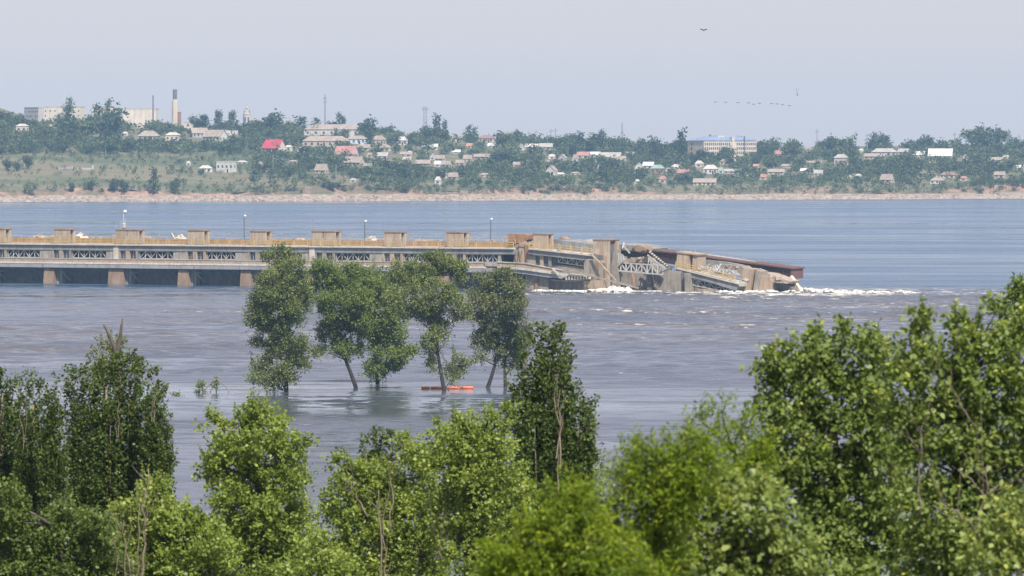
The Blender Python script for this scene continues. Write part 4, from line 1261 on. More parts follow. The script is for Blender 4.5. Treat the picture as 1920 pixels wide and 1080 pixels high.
# --- landmark buildings, each with its own words
L_(44, 83, 201, 231, 'flat', 'grey', 'r_grey', -46, .04, 'left factory wing at the far left hilltop end, shade painted grey', 0.35, 'building', 'apartment_block')  # left wing of the factory; its shade is put into the grey wall
L_(80, 158, 199.5, 230, 'flat', 'factory', 'r_cream', -14, .04, 'cream factory block right of the grey wing', 0.3, 'building', 'factory_building')
L_(174, 214, 200, 230, 'flat', 'factory', 'r_grey', -5, .05, 'cream block mostly hidden behind the tall dark trees on the hilltop', 0.4, 'building', 'factory_building')
fb2 = L_(211, 296, 203, 233, 'flat', 'factory', 'r_cream', -8, .04, 'long cream building crossed by the thin black chimney', 0.3, 'building', 'factory_building', False)
L_(345, 361, 229, 241, 'flat', 'cream', 'r_cream', -5, .06, 'small cream cube building right of the brick chimney', 0.7, 'building', 'building')
L_(258, 299, 245, 262, 'hip', 'grey', 'r_tan', -10, .6, 'low hip-roofed house below the long cream building')
L_(310, 338, 248, 266, 'hip', 'cream', 'r_cream', -12, .3, 'cream house with pale roof below the white water tower')
L_(354, 390, 240, 258, 'gable', 'grey', 'r_tan', 18, .5, 'grey gabled barn left of the big barn with sunlit gable', 0.8, 'barn', 'barn')
L_(379, 427, 244, 265, 'gable', 'white', 'r_tan', -34, .55, 'big barn with sunlit white gable below the church', 0.7, 'barn', 'barn')
L_(421, 447, 245, 259, 'gable', 'grey', 'r_grey', -15, .55, 'low grey shed attached right of the big barn', 0.5, 'barn', 'shed')
L_(491, 536, 262, 286, 'gable', 'cream', 'r_red', -32, .62, 'house with bright crimson roof and cream gable', 0.75)
L_(534, 549, 272, 284, 'hip', 'white', 'r_cream', -10, .3, 'small white annex just right of the crimson-roofed house')
L_(569, 684, 233, 256, 'hip', 'white', 'r_tan', -16, .42, 'long two-storey building with brown hip roof under the radio mast', 0.3, 'building', 'long_building')
L_(567, 655, 255, 276, 'hip', 'tan', 'r_tan', -16, .45, 'long tan building with hip roof just below the radio mast building', 0.3, 'building', 'long_building')
L_(650, 690, 254, 270, 'hip', 'blue', 'r_tan', -12, .42, 'pale blue house with tan hip roof right of the long tan building')
L_(697, 724, 254, 273, 'hip', 'tan', 'r_tan', -20, .42, 'tan house just right of the pale blue house')
L_(627, 672, 274, 293, 'gable', 'white', 'r_pink', -18, .75, 'house with faded red roof below the pale blue house', 0.8)
L_(644, 684, 294, 312, 'gable', 'tan', 'r_tan', -26, .55, 'tan barn-like house below the faded red roof')
L_(590, 616, 308, 325, 'gable', 'tan', 'r_tan', -28, .6, 'lone tan gabled house above the grassy bluff')
L_(405, 443, 302, 323, 'flat', 'white', 'r_cream', -20, .06, 'white flat-roofed house standing on the grassy slope', 0.5)
L_(372, 398, 310, 322, 'hip', 'white', 'r_cream', 10, .45, 'low white house left of the flat-roofed one on the grassy slope')
L_(30, 53, 232, 249, 'hip', 'cream', 'r_cream', -15, .25, 'cream house below the grey wing, left edge')
L_(92, 111, 233, 243, 'gable', 'grey', 'r_tan', -15, .6, 'little grey house below the cream factory block')
L_(1024, 1046, 311, 331, 'gable_y', 'white', 'r_tan', -22, .42, 'white gabled house alone among trees under the four poles', 1.1)
L_(1220, 1247, 309, 326, 'hip', 'brick', 'r_green', -8, .4, 'brick house with greenish roof left of the blue-roofed block')
L_(1319, 1347, 309, 326, 'hip', 'white', 'r_cream', -8, .45, 'white house with pale yellowish roof under the blue-roofed block')
L_(1346, 1358, 314, 326, 'hip', 'white', 'r_green', -8, .5, 'small green-roofed house under the blue-roofed block')
L_(1452, 1488, 282.5, 292, 'gable', 'tan', 'r_pink', -6, .6, 'long low house with salmon red roof right of the blue-roofed block', 0.3)
L_(1564, 1592, 289, 312, 'hip', 'tan', 'r_grey', -14, .3, 'tall two-storey tan house left of a dark poplar')
L_(1635, 1683, 278, 292, 'hip', 'grey', 'r_grey', -10, .5, 'long grey house right of the dark poplar', 0.4)
L_(1741, 1788, 279, 299, 'gable', 'grey', 'r_white', -10, .62, 'large house with dazzling white roof on the right hillside', 0.55)
L_(1713, 1737, 284, 294, 'gable', 'white', 'r_white', -18, .6, 'small white-roofed house left of the dazzling white roof')
L_(1721, 1761, 319, 333, 'hip', 'tan', 'r_tan', -10, .55, 'tan hip-roofed house below the dazzling white roof')
L_(1762, 1800, 322, 334, 'hip', 'cream', 'r_brown', -10, .5, 'house with dark brown roof below the dazzling white roof')
L_(1651, 1677, 327, 342, 'gable', 'tan', 'r_tan', -30, .6, 'tan gabled house near the shore, left of the dark brown roof')
NLAND = len(HOUSES)
# --- the rest of the town: x0 x1 top base kind wall roof yaw
for a in """349 358 302 311 hip white r_cream -10|445 464 301 307 hip cream r_cream -5|482 494 303 317 hip cream r_tan -20|557 572 275 284 hip yellow r_tan -20
671 696 271 282 gable tan r_tan -15|707 728 286 298 gable grey r_grey -10|688 699 286 295 hip tan r_tan -10|735 766 256 272 hip white r_cream -10|711 734 271 283 hip tan r_tan -15
757 766 250 258 hip cream r_tan -10|801 822 270 281 gable white r_white -10|791 801 270 279 hip white r_cream -10|806 816 289 300 gable_y white r_white -10|815 836 291 303 gable tan r_tan -20
814 829 302 313 gable white r_white -20|828 847 302 314 gable tan r_tan -25|779 809 300 312 gable tan r_tan -10|817 841 321 335 hip tan r_grey -15|840 860 324 338 gable grey r_tan -15
815 828 331 346 hip white r_cream -10|846 863 281 288 gable white r_white -5|846 865 253 266 hip tan r_tan -10|896 928 253 267 hip tan r_brown -10|914 932 269 278 gable white r_white -15
874 887 269 278 gable cream r_orange -10|868 886 291 304 gable tan r_tan -20|889 920 289 298 gable tan r_tan -12|854 872 300 310 gable tan r_tan -20|899 921 324 332 hip tan r_tan -10
656 669 334 342 hip cream r_grey -10|763 773 283 290 hip white r_cream 5|750 774 285 293 gable cream r_tan -10|755 772 295 303 gable grey r_grey -8|684 698 307 314 gable tan r_tan -10
970 985 270 282 gable_y white r_grey -15|985 1009 270 280 gable cream r_cream -8|1011 1037 269 281 gable grey r_grey -12|1028 1043 289 299 hip cream r_cream -10|1047 1063 289 303 gable_y grey r_grey -15
1073 1085 290 306 hip white r_tan -18|1082 1106 285 297 gable white r_pink -10|1106 1126 285 296 gable white r_white -8|1122 1166 286 302 gable grey r_grey -14|1144 1176 293 306 gable grey r_tan -18
1172 1190 285 295 gable tan r_grey -15|1116 1135 299 308 gable white r_white -20|1112 1131 309 318 hip tan r_tan -10|1042 1061 323 331 hip white r_cream -10|1070 1088 322 328 hip cream r_tan -5
962 976 304 313 gable tan r_tan -10|1019 1032 300 309 hip cream r_tan -10|1191 1206 306 318 gable_y white r_white -10|1205 1228 304 316 gable white r_white -20|1258 1278 308 321 hip white r_cream -15
1248 1270 315 328 gable cream r_tan -18|1268 1293 318 330 gable tan r_pink -14|1235 1252 330 344 hip tan r_pink -18|1303 1320 301 314 hip cream r_cream -20|1357 1395 317 325 gable cream r_grey -6
1380 1392 316 326 gable_y tan r_tan -15|1349 1368 298 309 hip cream r_tan -10|1376 1386 299 304 hip white r_white -5|1412 1424 308 315 gable tan r_orange -15|1423 1439 327 337 gable tan r_pink -10
1440 1471 317 327 gable cream r_tan -8|1262 1275 292 309 hip tan r_tan -15|1190 1200 336 345 hip white r_cream -8|1501 1526 316 324 gable white r_white -6|1526 1544 319 330 gable grey r_grey -16
1508 1523 276 282 hip tan r_tan -6|1510 1542 302 308 gable cream r_tan -6|1587 1598 328 335 hip white r_cream -8|1604 1616 326 333 hip cream r_cream -8|1610 1620 279 284 hip white r_white -5
1620 1662 288 298 gable tan r_tan -10|1684 1706 279 290 gable tan r_grey -15|1736 1746 297 307 gable_y cream r_tan -15|1806 1817 290 299 hip white r_cream -10|1857 1882 295 304 gable cream r_tan -12
1880 1899 291 297 hip white r_cream -6|1864 1887 322 333 gable tan r_tan -20|1906 1932 310 318 gable white r_white -8|1744 1772 333 345 hip cream r_tan -8|1440 1460 306 313 gable tan r_pink -10
1466 1486 308 314 gable cream r_tan -8|1400 1416 327 332 hip cream r_cream -6|1845 1860 270 273 gable white r_white -5|1800 1815 330 340 hip tan r_pink -10|256 269 230 240 gable_y cream r_tan -12
405 424 255 264 hip white r_cream -10|540 560 300 306 hip grey r_tan -8|230 240 247 254 hip white r_cream 0|1300 1345 335 348 gable cream r_tan -4""".replace('\n', '|').split('|'):
    q = a.split()
    place(float(q[0]), float(q[1]), float(q[2]), float(q[3]), q[4], q[5], q[6], float(q[7]) + rng.uniform(-5, 5), 0.5 if q[4] != 'hip' else 0.45)

# words for the remaining houses: nearest landmark and order there
CW = {'cream': 'cream', 'white': 'white', 'tan': 'tan', 'grey': 'grey', 'blue': 'blue', 'brick': 'brick', 'yellow': 'yellow'}
RW = {'r_grey': 'grey roof', 'r_tan': 'weathered roof', 'r_brown': 'brown roof', 'r_white': 'white roof', 'r_red': 'red roof', 'r_pink': 'faded red roof',
      'r_orange': 'orange roof', 'r_green': 'green roof', 'r_cream': 'pale roof'}
MARKS = [(338, 250, 'the white water tower'), (512, 275, 'the crimson-roofed house'), (612, 262, 'the radio mast building'), (672, 300, 'the tan barn-like house'),
         (797, 262, 'the lattice tower'), (820, 320, 'the dark hilltop conifers'), (905, 285, 'the dark hilltop poplars'), (1034, 300, 'the four thin poles'), (1140, 300, 'the tall thin mast'),
         (1232, 318, 'the brick house with greenish roof'), (1352, 310, 'the blue-roofed block'), (1470, 300, 'the salmon red roof'), (1600, 305, 'the dark lone poplar'),
         (1765, 300, 'the dazzling white roof'), (1860, 300, 'the pair of big round hilltop trees'), (424, 312, 'the white flat-roofed house')]
ORD = ['leftmost', 'second from left', 'third from left', 'fourth from left', 'fifth from left', 'sixth from left', 'seventh from left', 'eighth from left', 'ninth from left', 'tenth from left',
       'eleventh from left', 'twelfth from left', 'thirteenth from left', 'fourteenth from left']
buck = {}
for h in HOUSES[NLAND:]:
    x = (h[0] + h[1]) / 2; y = (h[2] + h[3]) / 2
    m_ = min(MARKS, key=lambda q: (q[0] - x) ** 2 + 2.5 * (q[1] - y) ** 2)
    buck.setdefault((CW[h[5]], RW[h[6]], m_[2]), []).append((x, h))
for (cw, rw, mk), lst in buck.items():
    lst.sort(key=lambda q: q[0])
    for i, (x, h) in enumerate(lst):
        base = 'small %s house with %s nearest %s' % (cw, rw, mk)
        h[4]['label'] = base if len(lst) == 1 else base + ', ' + (ORD[i] if i < len(lst) - 1 or len(lst) > 2 else 'rightmost')
        h[4]['group'] = 'houses on the far hillside'

# details of the long cream building: window rows
fp = fb2
for row in range(2):
    for k in range(9):
        win(fp, 1.0 + k * 1.65, -4.62, 2.4 + row * 3.2, 0.8, 0.2, 1.3)

# blue-roofed block
pos = hit([1352], [299])[0]
kx = pos[1] / F
th = R(33)
w = 101 * kx / math.cos(th); d = 29 * kx / math.sin(th); Hh = 36.5 * kx
bb = thing('apartment_block', 'four-storey cream block with blue roof and rows of windows', 'building', (pos[0] + 1, pos[1] + 8, CH - (300 - HZ) * (pos[1] + 8) / F), None, th)
x, y = w / 2, d / 2
MB().box(-x, x, -y, y, -4, Hh).build('wall', HM['cream']).parent = bb
rm = MB(); ov = 0.5; hr = 3.0
rm.add([(-x - ov, -y - ov, Hh), (x + ov, -y - ov, Hh), (x + ov, y + ov, Hh), (-x - ov, y + ov, Hh), (-x + y * .9, 0, Hh + hr), (x - y * .9, 0, Hh + hr)], [(3, 2, 1, 0), (0, 1, 5, 4), (1, 2, 5), (2, 3, 4, 5), (3, 0, 4)])
rm.build('roof', HM['r_blue']).parent = bb
MB().box(x * .06, x * .06 + 2.4, -y - 0.35, -y + 3, 0.5, Hh + 2.4).build('stair_tower', HM['cream']).parent = bb
MB().box(x * .06 - 6, x * .06 - .3, -y * .2, y * .4, Hh + 1, Hh + 3.4).build('roof_box', HM['cream']).parent = bb
for cx_, cz in ((-x * .45, 4.2), (x * .62, 3.3), (x * .2, 3.0), (-x * .1, 2.8), (x * .75, 3.0)):
    MB().box(cx_ - .6, cx_ + .6, -.6, .6, Hh + 1, Hh + cz).build('chimney', HM['brick' if cx_ != x * .2 else 'cream']).parent = bb
MB().box(x * .52, x * .52 + .7, -y - 0.5, -y + .3, 0.5, Hh + 3).build('flue', M['dark_steel']).parent = bb
for fl in range(4):
    z = 1.9 + fl * (Hh - 1.2) / 4
    for k in range(26):
        u = -x + (k + 0.7) * 2 * x / 26.4
        if x * .06 - 0.8 < u < x * .06 + 3.2 or abs(u - x * .53) < .8: continue
        win(bb, u, -y - 0.03, z, 0.95, 0.2, 1.75)
    for u in (y * .5,):
        win(bb, -x - 0.03, u, z, 0.2, 1.6, 1.5)
    win(bb, -x * .72, -y - .03, z, 0.6, .22, 1.2)

# towers, chimneys and masts on the skyline
def ground_at(px, py):
    return Vector(hit([px], [py])[0])
def sk(px, y, Y):
    return at(px, y, Y)
b = ground_at(328, 240)
t = thing('water_tower', 'tall white cylindrical water tower with dark caged top', 'water tower', b)
k_ = b.y / F
hT = (240 - 188) * k_
MB().lathe([(6.3 * k_, -3), (6.0 * k_, hT * .5), (5.6 * k_, hT), (4.0 * k_, hT + .3)], b, 18).build('shaft', HM['cream'], t, smooth=False)
mb = MB(); mb.lathe([(2.8 * k_, hT + .3), (2.8 * k_, hT + 18 * k_), (3.3 * k_, hT + 18 * k_), (3.3 * k_, hT + 20 * k_)], b, 14)
mb.build('upper_drum', M['grey_concrete'], t)
mb = MB()
for k in range(10):
    a = 2 * math.pi * k / 10
    mb.bar(b + Vector((3.5 * k_ * math.cos(a), 3.5 * k_ * math.sin(a), hT)), b + Vector((3.5 * k_ * math.cos(a), 3.5 * k_ * math.sin(a), hT + 20.5 * k_)), .3)
mb.build('cage', M['dark_steel'], t)
b = ground_at(336.5, 241); k_ = b.y / F
t = thing('brick_chimney', 'short red brick chimney beside the white water tower', 'chimney', b)
MB().lathe([(3.6 * k_, -3), (3.1 * k_, 29 * k_), (3.7 * k_, 29 * k_), (3.7 * k_, 31 * k_)], b, 12).build('shaft', HM['brick'], t)
b = ground_at(287.5, 233); k_ = b.y / F
t = thing('black_chimney', 'thin black steel chimney in front of the long cream building', 'chimney', b)
MB().tube([b + Vector((0, -3, -2)), b + Vector((0, -3, 57.5 * k_))], [1.5 * k_, 1.15 * k_], 8).build('shaft', M['dark_steel'], t)
MB().tube([b + Vector((0, -3, 56.5 * k_)), b + Vector((0, -3, 58 * k_))], [1.5 * k_, 1.5 * k_], 8).build('rim', M['dark_steel'], t)
# church
b = ground_at(463, 241); k_ = b.y / F * 1.12
b.z += 1.5
t = thing('church', 'small white church with domed bell tower on the skyline', 'church', b)
MB().lathe([(6.5 * k_, -3), (6.5 * k_, 20 * k_)], b, 8).build('bell_tower', HM['white'], t)
MB().lathe([(7.4 * k_, 20 * k_), (5.0 * k_, 23 * k_), (3.6 * k_, 26 * k_), (2.2 * k_, 27 * k_)], b, 8).build('dome_roof', HM['r_grey'], t)
MB().lathe([(2.0 * k_, 26.5 * k_), (2.0 * k_, 29 * k_), (2.6 * k_, 30.5 * k_), (1.0 * k_, 33 * k_), (.25 * k_, 34 * k_), (.2 * k_, 38 * k_)], b, 8).build('cupola', HM['r_grey'], t)
for sx in (-4.2, 4.2):
    MB().lathe([(.9 * k_, 22 * k_), (.9 * k_, 26 * k_), (.2 * k_, 28 * k_)], b + Vector((sx * k_, -1, 0)), 7).build('pinnacle', HM['r_brown'], t)
for sx in (-2.6, 2.6):
    MB().box(b.x + (sx - 1) * k_, b.x + (sx + 1) * k_, b.y - 6.6 * k_, b.y - 5.5 * k_, b.z + 8 * k_, b.z + 16 * k_).build('window', M['pane'], t)
mb = MB(); q = b + Vector((13 * k_, 0, 0))
mb.box(q.x - 7 * k_, q.x + 9 * k_, q.y - 2, q.y + 5, b.z - 3, b.z + 5 * k_); mb.build('nave', HM['white'], t)
mb = MB(); mb.prism([(q.x - 7.6 * k_, q.y - 2.4, b.z + 5 * k_), (q.x - 7.6 * k_, q.y + 5.4, b.z + 5 * k_), (q.x - 7.6 * k_, q.y + 1.5, b.z + 11 * k_)],
                   [(q.x + 9.6 * k_, q.y - 2.4, b.z + 5 * k_), (q.x + 9.6 * k_, q.y + 5.4, b.z + 5 * k_), (q.x + 9.6 * k_, q.y + 1.5, b.z + 11 * k_)]); mb.build('nave_roof', HM['r_brown'], t)
# masts
def mast(px, yt, yb, label, w=0.35, arms=(), name='radio_mast', cat='mast', group=None, lattice=0):
    b = ground_at(px, yb); k_ = b.y / F
    H = CH - (yt - HZ) * k_ - b.z; w = w * 1.45
    t = thing(name, label, cat, b, group)
    mb = MB()
    if lattice:
        for sx, sy in ((-1, -1), (1, -1), (1, 1), (-1, 1)):
            mb.bar(b + Vector((sx * lattice, sy * lattice, -2)), b + Vector((sx * lattice * .55, sy * lattice * .55, H * .93)), w)
        for i in range(10):
            z0 = H * .93 * i / 10; z1 = H * .93 * (i + 1) / 10; r0 = lattice * (1 - .45 * i / 10); r1 = lattice * (1 - .45 * (i + 1) / 10)
            for sy in (-1, 1):
                mb.bar(b + Vector((-r0, sy * r0, z0)), b + Vector((r1, sy * r1, z1)), w * .7); mb.bar(b + Vector((r0, sy * r0, z0)), b + Vector((-r1, sy * r1, z1)), w * .7)
        mb.bar(b + Vector((0, 0, H * .9)), b + Vector((0, 0, H)), w)
    else:
        mb.tube([b + Vector((0, 0, -2)), b + Vector((0, 0, H))], [w, w * .6], 6)
    mb.build('pole', M['lamp_steel'], t)
    for z, hw_ in arms:
        mb = MB(); mb.bar(b + Vector((-hw_, 0, H * z)), b + Vector((hw_, 0, H * z)), w * 1.1); mb.bar(b + Vector((-hw_, 0, H * z - .8)), b + Vector((-hw_, 0, H * z + .8)), w); mb.bar(b + Vector((hw_, 0, H * z - .6)), b + Vector((hw_, 0, H * z + .9)), w)
        mb.build('cross_arm', M['lamp_steel'], t)
mast(609.5, 176, 236, 'tall thin radio mast behind the long two-storey building', 0.42, ((.78, .9), (.88, .7)))
mast(797, 199, 262, 'grey lattice tower above the dark hilltop conifers', 0.34, ((.9, 2.0), (.95, 1.4)), 'lattice_tower', 'tower', None, 1.7)
mast(1166.5, 230, 278, 'tall thin mast on the skyline left of the blue-roofed block', 0.4, ((.6, .7),))
for px, yt, yb, lab in ((992, 246, 275, 'thin power pole leftmost of the row of poles'), (1005, 244, 275, 'power pole with cross arms second in the row of poles'),
                        (1033, 241, 276, 'dark power pole third in the row of poles'), (1041.5, 240, 276, 'power pole with forked head fourth in the row of poles'),
                        (1066.5, 250, 276, 'short lone pole right of the row of poles'), (1199, 255, 284, 'thin pole right of the tall thin mast'),
                        (1450, 254, 282, 'thin pole just right of the blue-roofed block'), (1532, 241, 284, 'tallest thin pole above the right part of the town'),
                        (1605, 245, 284, 'pole above the dark lone poplar'), (1626, 250, 284, 'short pole right of the dark lone poplar'),
                        (1790, 248, 282, 'thin pole left of the big round hilltop trees'), (1911, 252, 282, 'thin pole at the right edge of the skyline')):
    mast(px, yt, yb, lab, 0.26, ((.86, 1.0),), 'power_pole', 'pole', 'poles on the far skyline')
for px, yt, yb, lab in ((198, 268, 290, 'pale pole on the slope below the tall dark trees'), (630, 308, 346, 'pale pole right of the lone tan gabled house'), (603, 278, 299, 'white pole below the long tan building'),
                        (614, 280, 298, 'second white pole below the long tan building'), (512, 290, 326, 'pale pole among trees under the crimson-roofed house'), (62, 240, 268, 'pale pole on the wooded slope at the far left'),
                        (910, 300, 322, 'pale pole among the trees right of the tan barns'), (1221, 262, 292, 'thin pole among trees left of the blue-roofed block')):
    mast(px, yt, yb, lab, 0.2, (), 'utility_pole', 'pole', 'pale poles on the far slope')

# ruined walls on the slope
for x0, x1, y0, y1, lab in ((108, 140, 311, 318, 'low grey ruined wall on the grassy slope, left one'), (145, 176, 309, 319, 'low grey ruin with dark opening on the grassy slope')):
    c0 = ground_at(x0, y1); c1 = ground_at(x1, y1); k_ = c0.y / F
    mb = MB(); nseg = 9
    for i in range(nseg):
        a = c0.lerp(c1, i / nseg); b = c0.lerp(c1, (i + .93) / nseg)
        mb.box(a.x, b.x, a.y, a.y + 4, a.z - 2, a.z + (y1 - y0) * k_ * rng.uniform(.35, 1))
    tag(mb.build('ruined_wall', HM['grey'], None, c0), lab, 'ruin')

# ------------------------------------------------------------------ trees of the far bank
def far_crown(kind, seed):
    r = np.random.default_rng(seed)
    lob = []
    if kind == 'round':
        lob = [((0, 0, .52), (.38, .38, .42), 220)] + [((r.uniform(-.3, .3), r.uniform(-.3, .3), r.uniform(.22, .85)), (.22, .22, .2), 60) for _ in range(7)]
    elif kind == 'wide':
        lob = [((r.uniform(-.5, .5), r.uniform(-.3, .3), r.uniform(.28, .7)), (.32, .3, .28), 75) for _ in range(8)]
    elif kind == 'column':
        lob = [((r.uniform(-.04, .04), r.uniform(-.04, .04), z), (.15 * (1.12 - abs(z - .45)), .15, .15), 64) for z in (.15, .3, .45, .6, .75, .88)]
        lob.append(((0.02, 0, .97), (.04, .04, .08), 16))
    elif kind == 'bush':
        lob = [((r.uniform(-.45, .45), r.uniform(-.3, .3), r.uniform(.3, .6)), (.38, .35, .36), 66) for _ in range(4)]
    elif kind == 'bare':
        lob = [((r.uniform(-.35, .35), r.uniform(-.3, .3), r.uniform(.5, .85)), (.2, .2, .18), 16) for _ in range(8)]
    out = [[], [], [], [], []]
    for c, rv, n in lob:
        q = lobe_leaves(np.array(c), np.array(rv), n, .1, (.09 if kind == 'bare' else .13) if kind != 'column' else .09, .75, r, 10, .45, .5, 6, .45, .22)
        for i in range(5): out[i].append(q[i])
    return [np.concatenate(o) for o in out]
KINDS_ = ['round', 'round', 'wide', 'wide', 'bush', 'column', 'bare']
FC = [far_crown(k, 50 + i) for i, k in enumerate(KINDS_)]
FCM = [leaf_mesh('crown', *[c[0], c[1], c[2], c[3], c[4]], M['far_leaf'], .6, np.random.default_rng(5)) for c in FC]
FCP = [leaf_mesh('crown', *[c[0], c[1], c[2], c[3], c[4]], M['far_leaf_pale'], .6, np.random.default_rng(5)) for c in FC]
TRM = MB().tube([(0, 0, -.12), (0.01, 0, .35), (0, .01, .7)], [.035, .025, .012], 5).mesh('trunk', M['dark_bark'])

def far_tree(ki, X, Y, Z, h, wx, label, group=None, pale=False, name='tree', cat='tree'):
    t = thing(name, label, cat, (X, Y, Z), group, rng.uniform(0, 6.28) if ki != 6 else 0)
    t.scale = (h * wx, h * wx, h)
    for nm, me in (('crown', (FCP if pale else FCM)[ki]), ('trunk', TRM)):
        o = bpy.data.objects.new(nm, me); COL.objects.link(o); o.parent = t
    return t
def ftree_px(ki, x, yt, yb, wpx, label, group=None, pale=False):
    p = hit([x], [yb])[0]; k_ = p[1] / F
    h = (yb - yt) * k_
    far_tree(ki, p[0], p[1], p[2], h, wpx * k_ / h / {0: .95, 1: .95, 2: 1.35, 3: 1.35, 4: 1.4, 5: .33, 6: 1.0}[ki], label, group, pale)
# landmark trees of the skyline and the slope
for a in (
    (6, 125, 186, 232, 28, 'round half-bare tree crown sticking up above the cream factory block'),
    (5, 131, 203, 246, 17, 'dark pointed tree right under the half-bare round crown'),
    (5, 112, 216, 240, 9, 'slim dark tree in front of the cream factory block'),
    (0, 205, 204, 262, 56, 'biggest dark tree on the hilltop between the two cream buildings'),
    (5, 204, 192, 240, 14, 'poplar tip rising above the biggest dark hilltop tree'),
    (5, 183, 201, 250, 18, 'dark tree just left of the biggest dark hilltop tree'),
    (0, 160, 216, 262, 42, 'dark tree between the half-bare crown and the biggest tree'),
    (0, 130, 222, 262, 40, 'dark bushy tree under the cream factory block'),
    (0, 366, 218, 242, 20, 'round dark tree right of the small cream cube building'),
    (5, 385, 217, 238, 8, 'thin ragged tree on the skyline left of the twin poplars'),
    (5, 407, 210, 240, 8, 'left one of two slim trees standing close on the skyline'),
    (5, 412, 211, 240, 10, 'right one of two slim trees standing close on the skyline'),
    (5, 433, 213, 246, 9, 'slim left poplar of the dark pair left of the church'),
    (5, 438, 212, 246, 11, 'stout right poplar of the dark pair left of the church'),
    (0, 511, 211, 252, 40, 'big dark round tree right of the church'),
    (0, 537, 227, 258, 28, 'round tree right of the big dark one near the church'),
    (5, 593, 218, 240, 13, 'leaning dark tree left of the radio mast'),
    (5, 636, 206, 240, 12, 'tall dark poplar right of the radio mast'),
    (5, 644, 212, 240, 8, 'slim poplar touching the tall one right of the radio mast'),
    (2, 622, 222, 242, 26, 'low round tree right behind the radio mast building'),
    (0, 688, 222, 262, 36, 'dark round tree right of the radio mast building'),
    (5, 694, 248, 280, 14, 'dark pointed tree between pale blue house and tan house'),
    (0, 727, 236, 258, 26, 'round tree on the skyline left of the lattice tower'),
    (0, 749, 244, 262, 16, 'small round dark tree left of the lattice tower'),
    (5, 819, 220, 268, 14, 'tallest dark conifer right of the lattice tower'),
    (5, 834, 229, 266, 9, 'slim conifer right of the tallest one'),
    (0, 806, 236, 270, 26, 'dark bushy tree under the lattice tower'),
    (0, 826, 240, 272, 28, 'dark bushy tree around the foot of the conifers'),
    (5, 880, 238, 266, 12, 'dark poplar right of the conifer group'),
    (5, 890, 242, 266, 10, 'smaller dark poplar beside the one right of the conifers'),
    (0, 942, 250, 280, 30, 'broad tree on the skyline left of the row of poles'),
    (5, 970, 246, 270, 9, 'pointed tree left of the row of poles'),
    (5, 1088, 251, 284, 14, 'pointed tree on the skyline right of the row of poles'),
    (5, 1129, 248, 288, 13, 'poplar with split tip left of the tall thin mast'),
    (0, 1052, 260, 284, 26, 'round tree right beside the row of poles'),
    (0, 1145, 260, 288, 24, 'round tree left of the tall thin mast'),
    (0, 1165, 258, 288, 22, 'round tree at the foot of the tall thin mast'),
    (2, 1208, 263, 292, 40, 'wide low tree right of the tall thin mast'),
    (0, 1236, 266, 296, 28, 'round tree left of the tall poplar by the blue-roofed block'),
    (5, 1279, 250, 310, 15, 'tall poplar at the left corner of the blue-roofed block'),
    (0, 1265, 263, 296, 24, 'round tree left of the poplar by the blue-roofed block'),
    (2, 1332, 286, 306, 42, 'dark tree covering the foot of the blue-roofed block'),
    (0, 1358, 275, 303, 18, 'dark tree in front of the middle of the blue-roofed block'),
    (0, 1437, 268, 300, 30, 'round tree right beside the blue-roofed block'),
    (2, 1486, 261, 288, 30, 'domed tree right of the blue-roofed block'),
    (0, 1567, 256, 290, 30, 'domed tree between the tallest thin pole and dark poplar'),
    (5, 1598, 262, 314, 14, 'dark lone poplar beside the two-storey tan house'),
    (2, 1644, 248, 276, 28, 'flat-topped tree standing out on the right skyline'),
    (2, 1738, 254, 284, 36, 'broad tree on the skyline above the dazzling white roof'),
    (0, 1833, 237, 276, 54, 'left and larger of two big round hilltop trees'),
    (0, 1874, 240, 274, 36, 'right and smaller of two big round hilltop trees'),
    (2, 1850, 248, 284, 66, 'broad low tree under the two big round hilltop trees'),
    (0, 1142, 297, 330, 36, 'large dark tree in the middle of the slope under the tall thin mast'),
    (0, 1280, 322, 345, 30, 'dark round tree below the brick house near the shore'),
    (0, 737, 302, 330, 36, 'dark round tree on the slope right of the tan barn-like house'),
    (0, 52, 291, 317, 18, 'dark round bush high on the grassy slope at far left'),
    (0, 14, 299, 320, 18, 'left of two dark bushes at the far left edge of the slope'),
    (0, 31, 303, 321, 14, 'right of two dark bushes at the far left edge of the slope'),
    (5, 288, 322, 367, 14, 'tall dark tree near the shore on the left'),
    (0, 214, 340, 366, 20, 'dark shore bush with flat foot left of the tall shore tree'),
    (0, 232, 342, 366, 16, 'shore bush just right of the dark flat-footed one'),
    (0, 328, 336, 366, 18, 'shore tree right of the tall dark one'),
    (0, 171, 346, 366, 14, 'small round shore bush left of the flat-footed one'),
    (0, 135, 346, 366, 12, 'small shore bush second from the left'),
    (4, 55, 346, 367, 26, 'wide shore bush at the far left'),
    (0, 378, 316, 329, 12, 'small round bush in front of the low white house'),
    (0, 621, 350, 368, 16, 'dark shore bush below the lone tan gabled house'),
    (0, 762, 346, 367, 18, 'shore bush under the tan barns'),
):
    ftree_px(*a, group='trees that stand out on the far bank')
for x, yt, yb, w in ((24, 275, 290, 20), (340, 262, 276, 14), (358, 270, 284, 16), (1076, 347, 366, 20), (1102, 344, 366, 26), (1135, 341, 358, 14), (1164, 347, 364, 16), (1410, 350, 364, 20), (1668, 345, 362, 24)):
    ftree_px(4, x, yt, yb, w, 'pale silvery bush on the far bank', 'pale silvery bushes on the far bank', True)

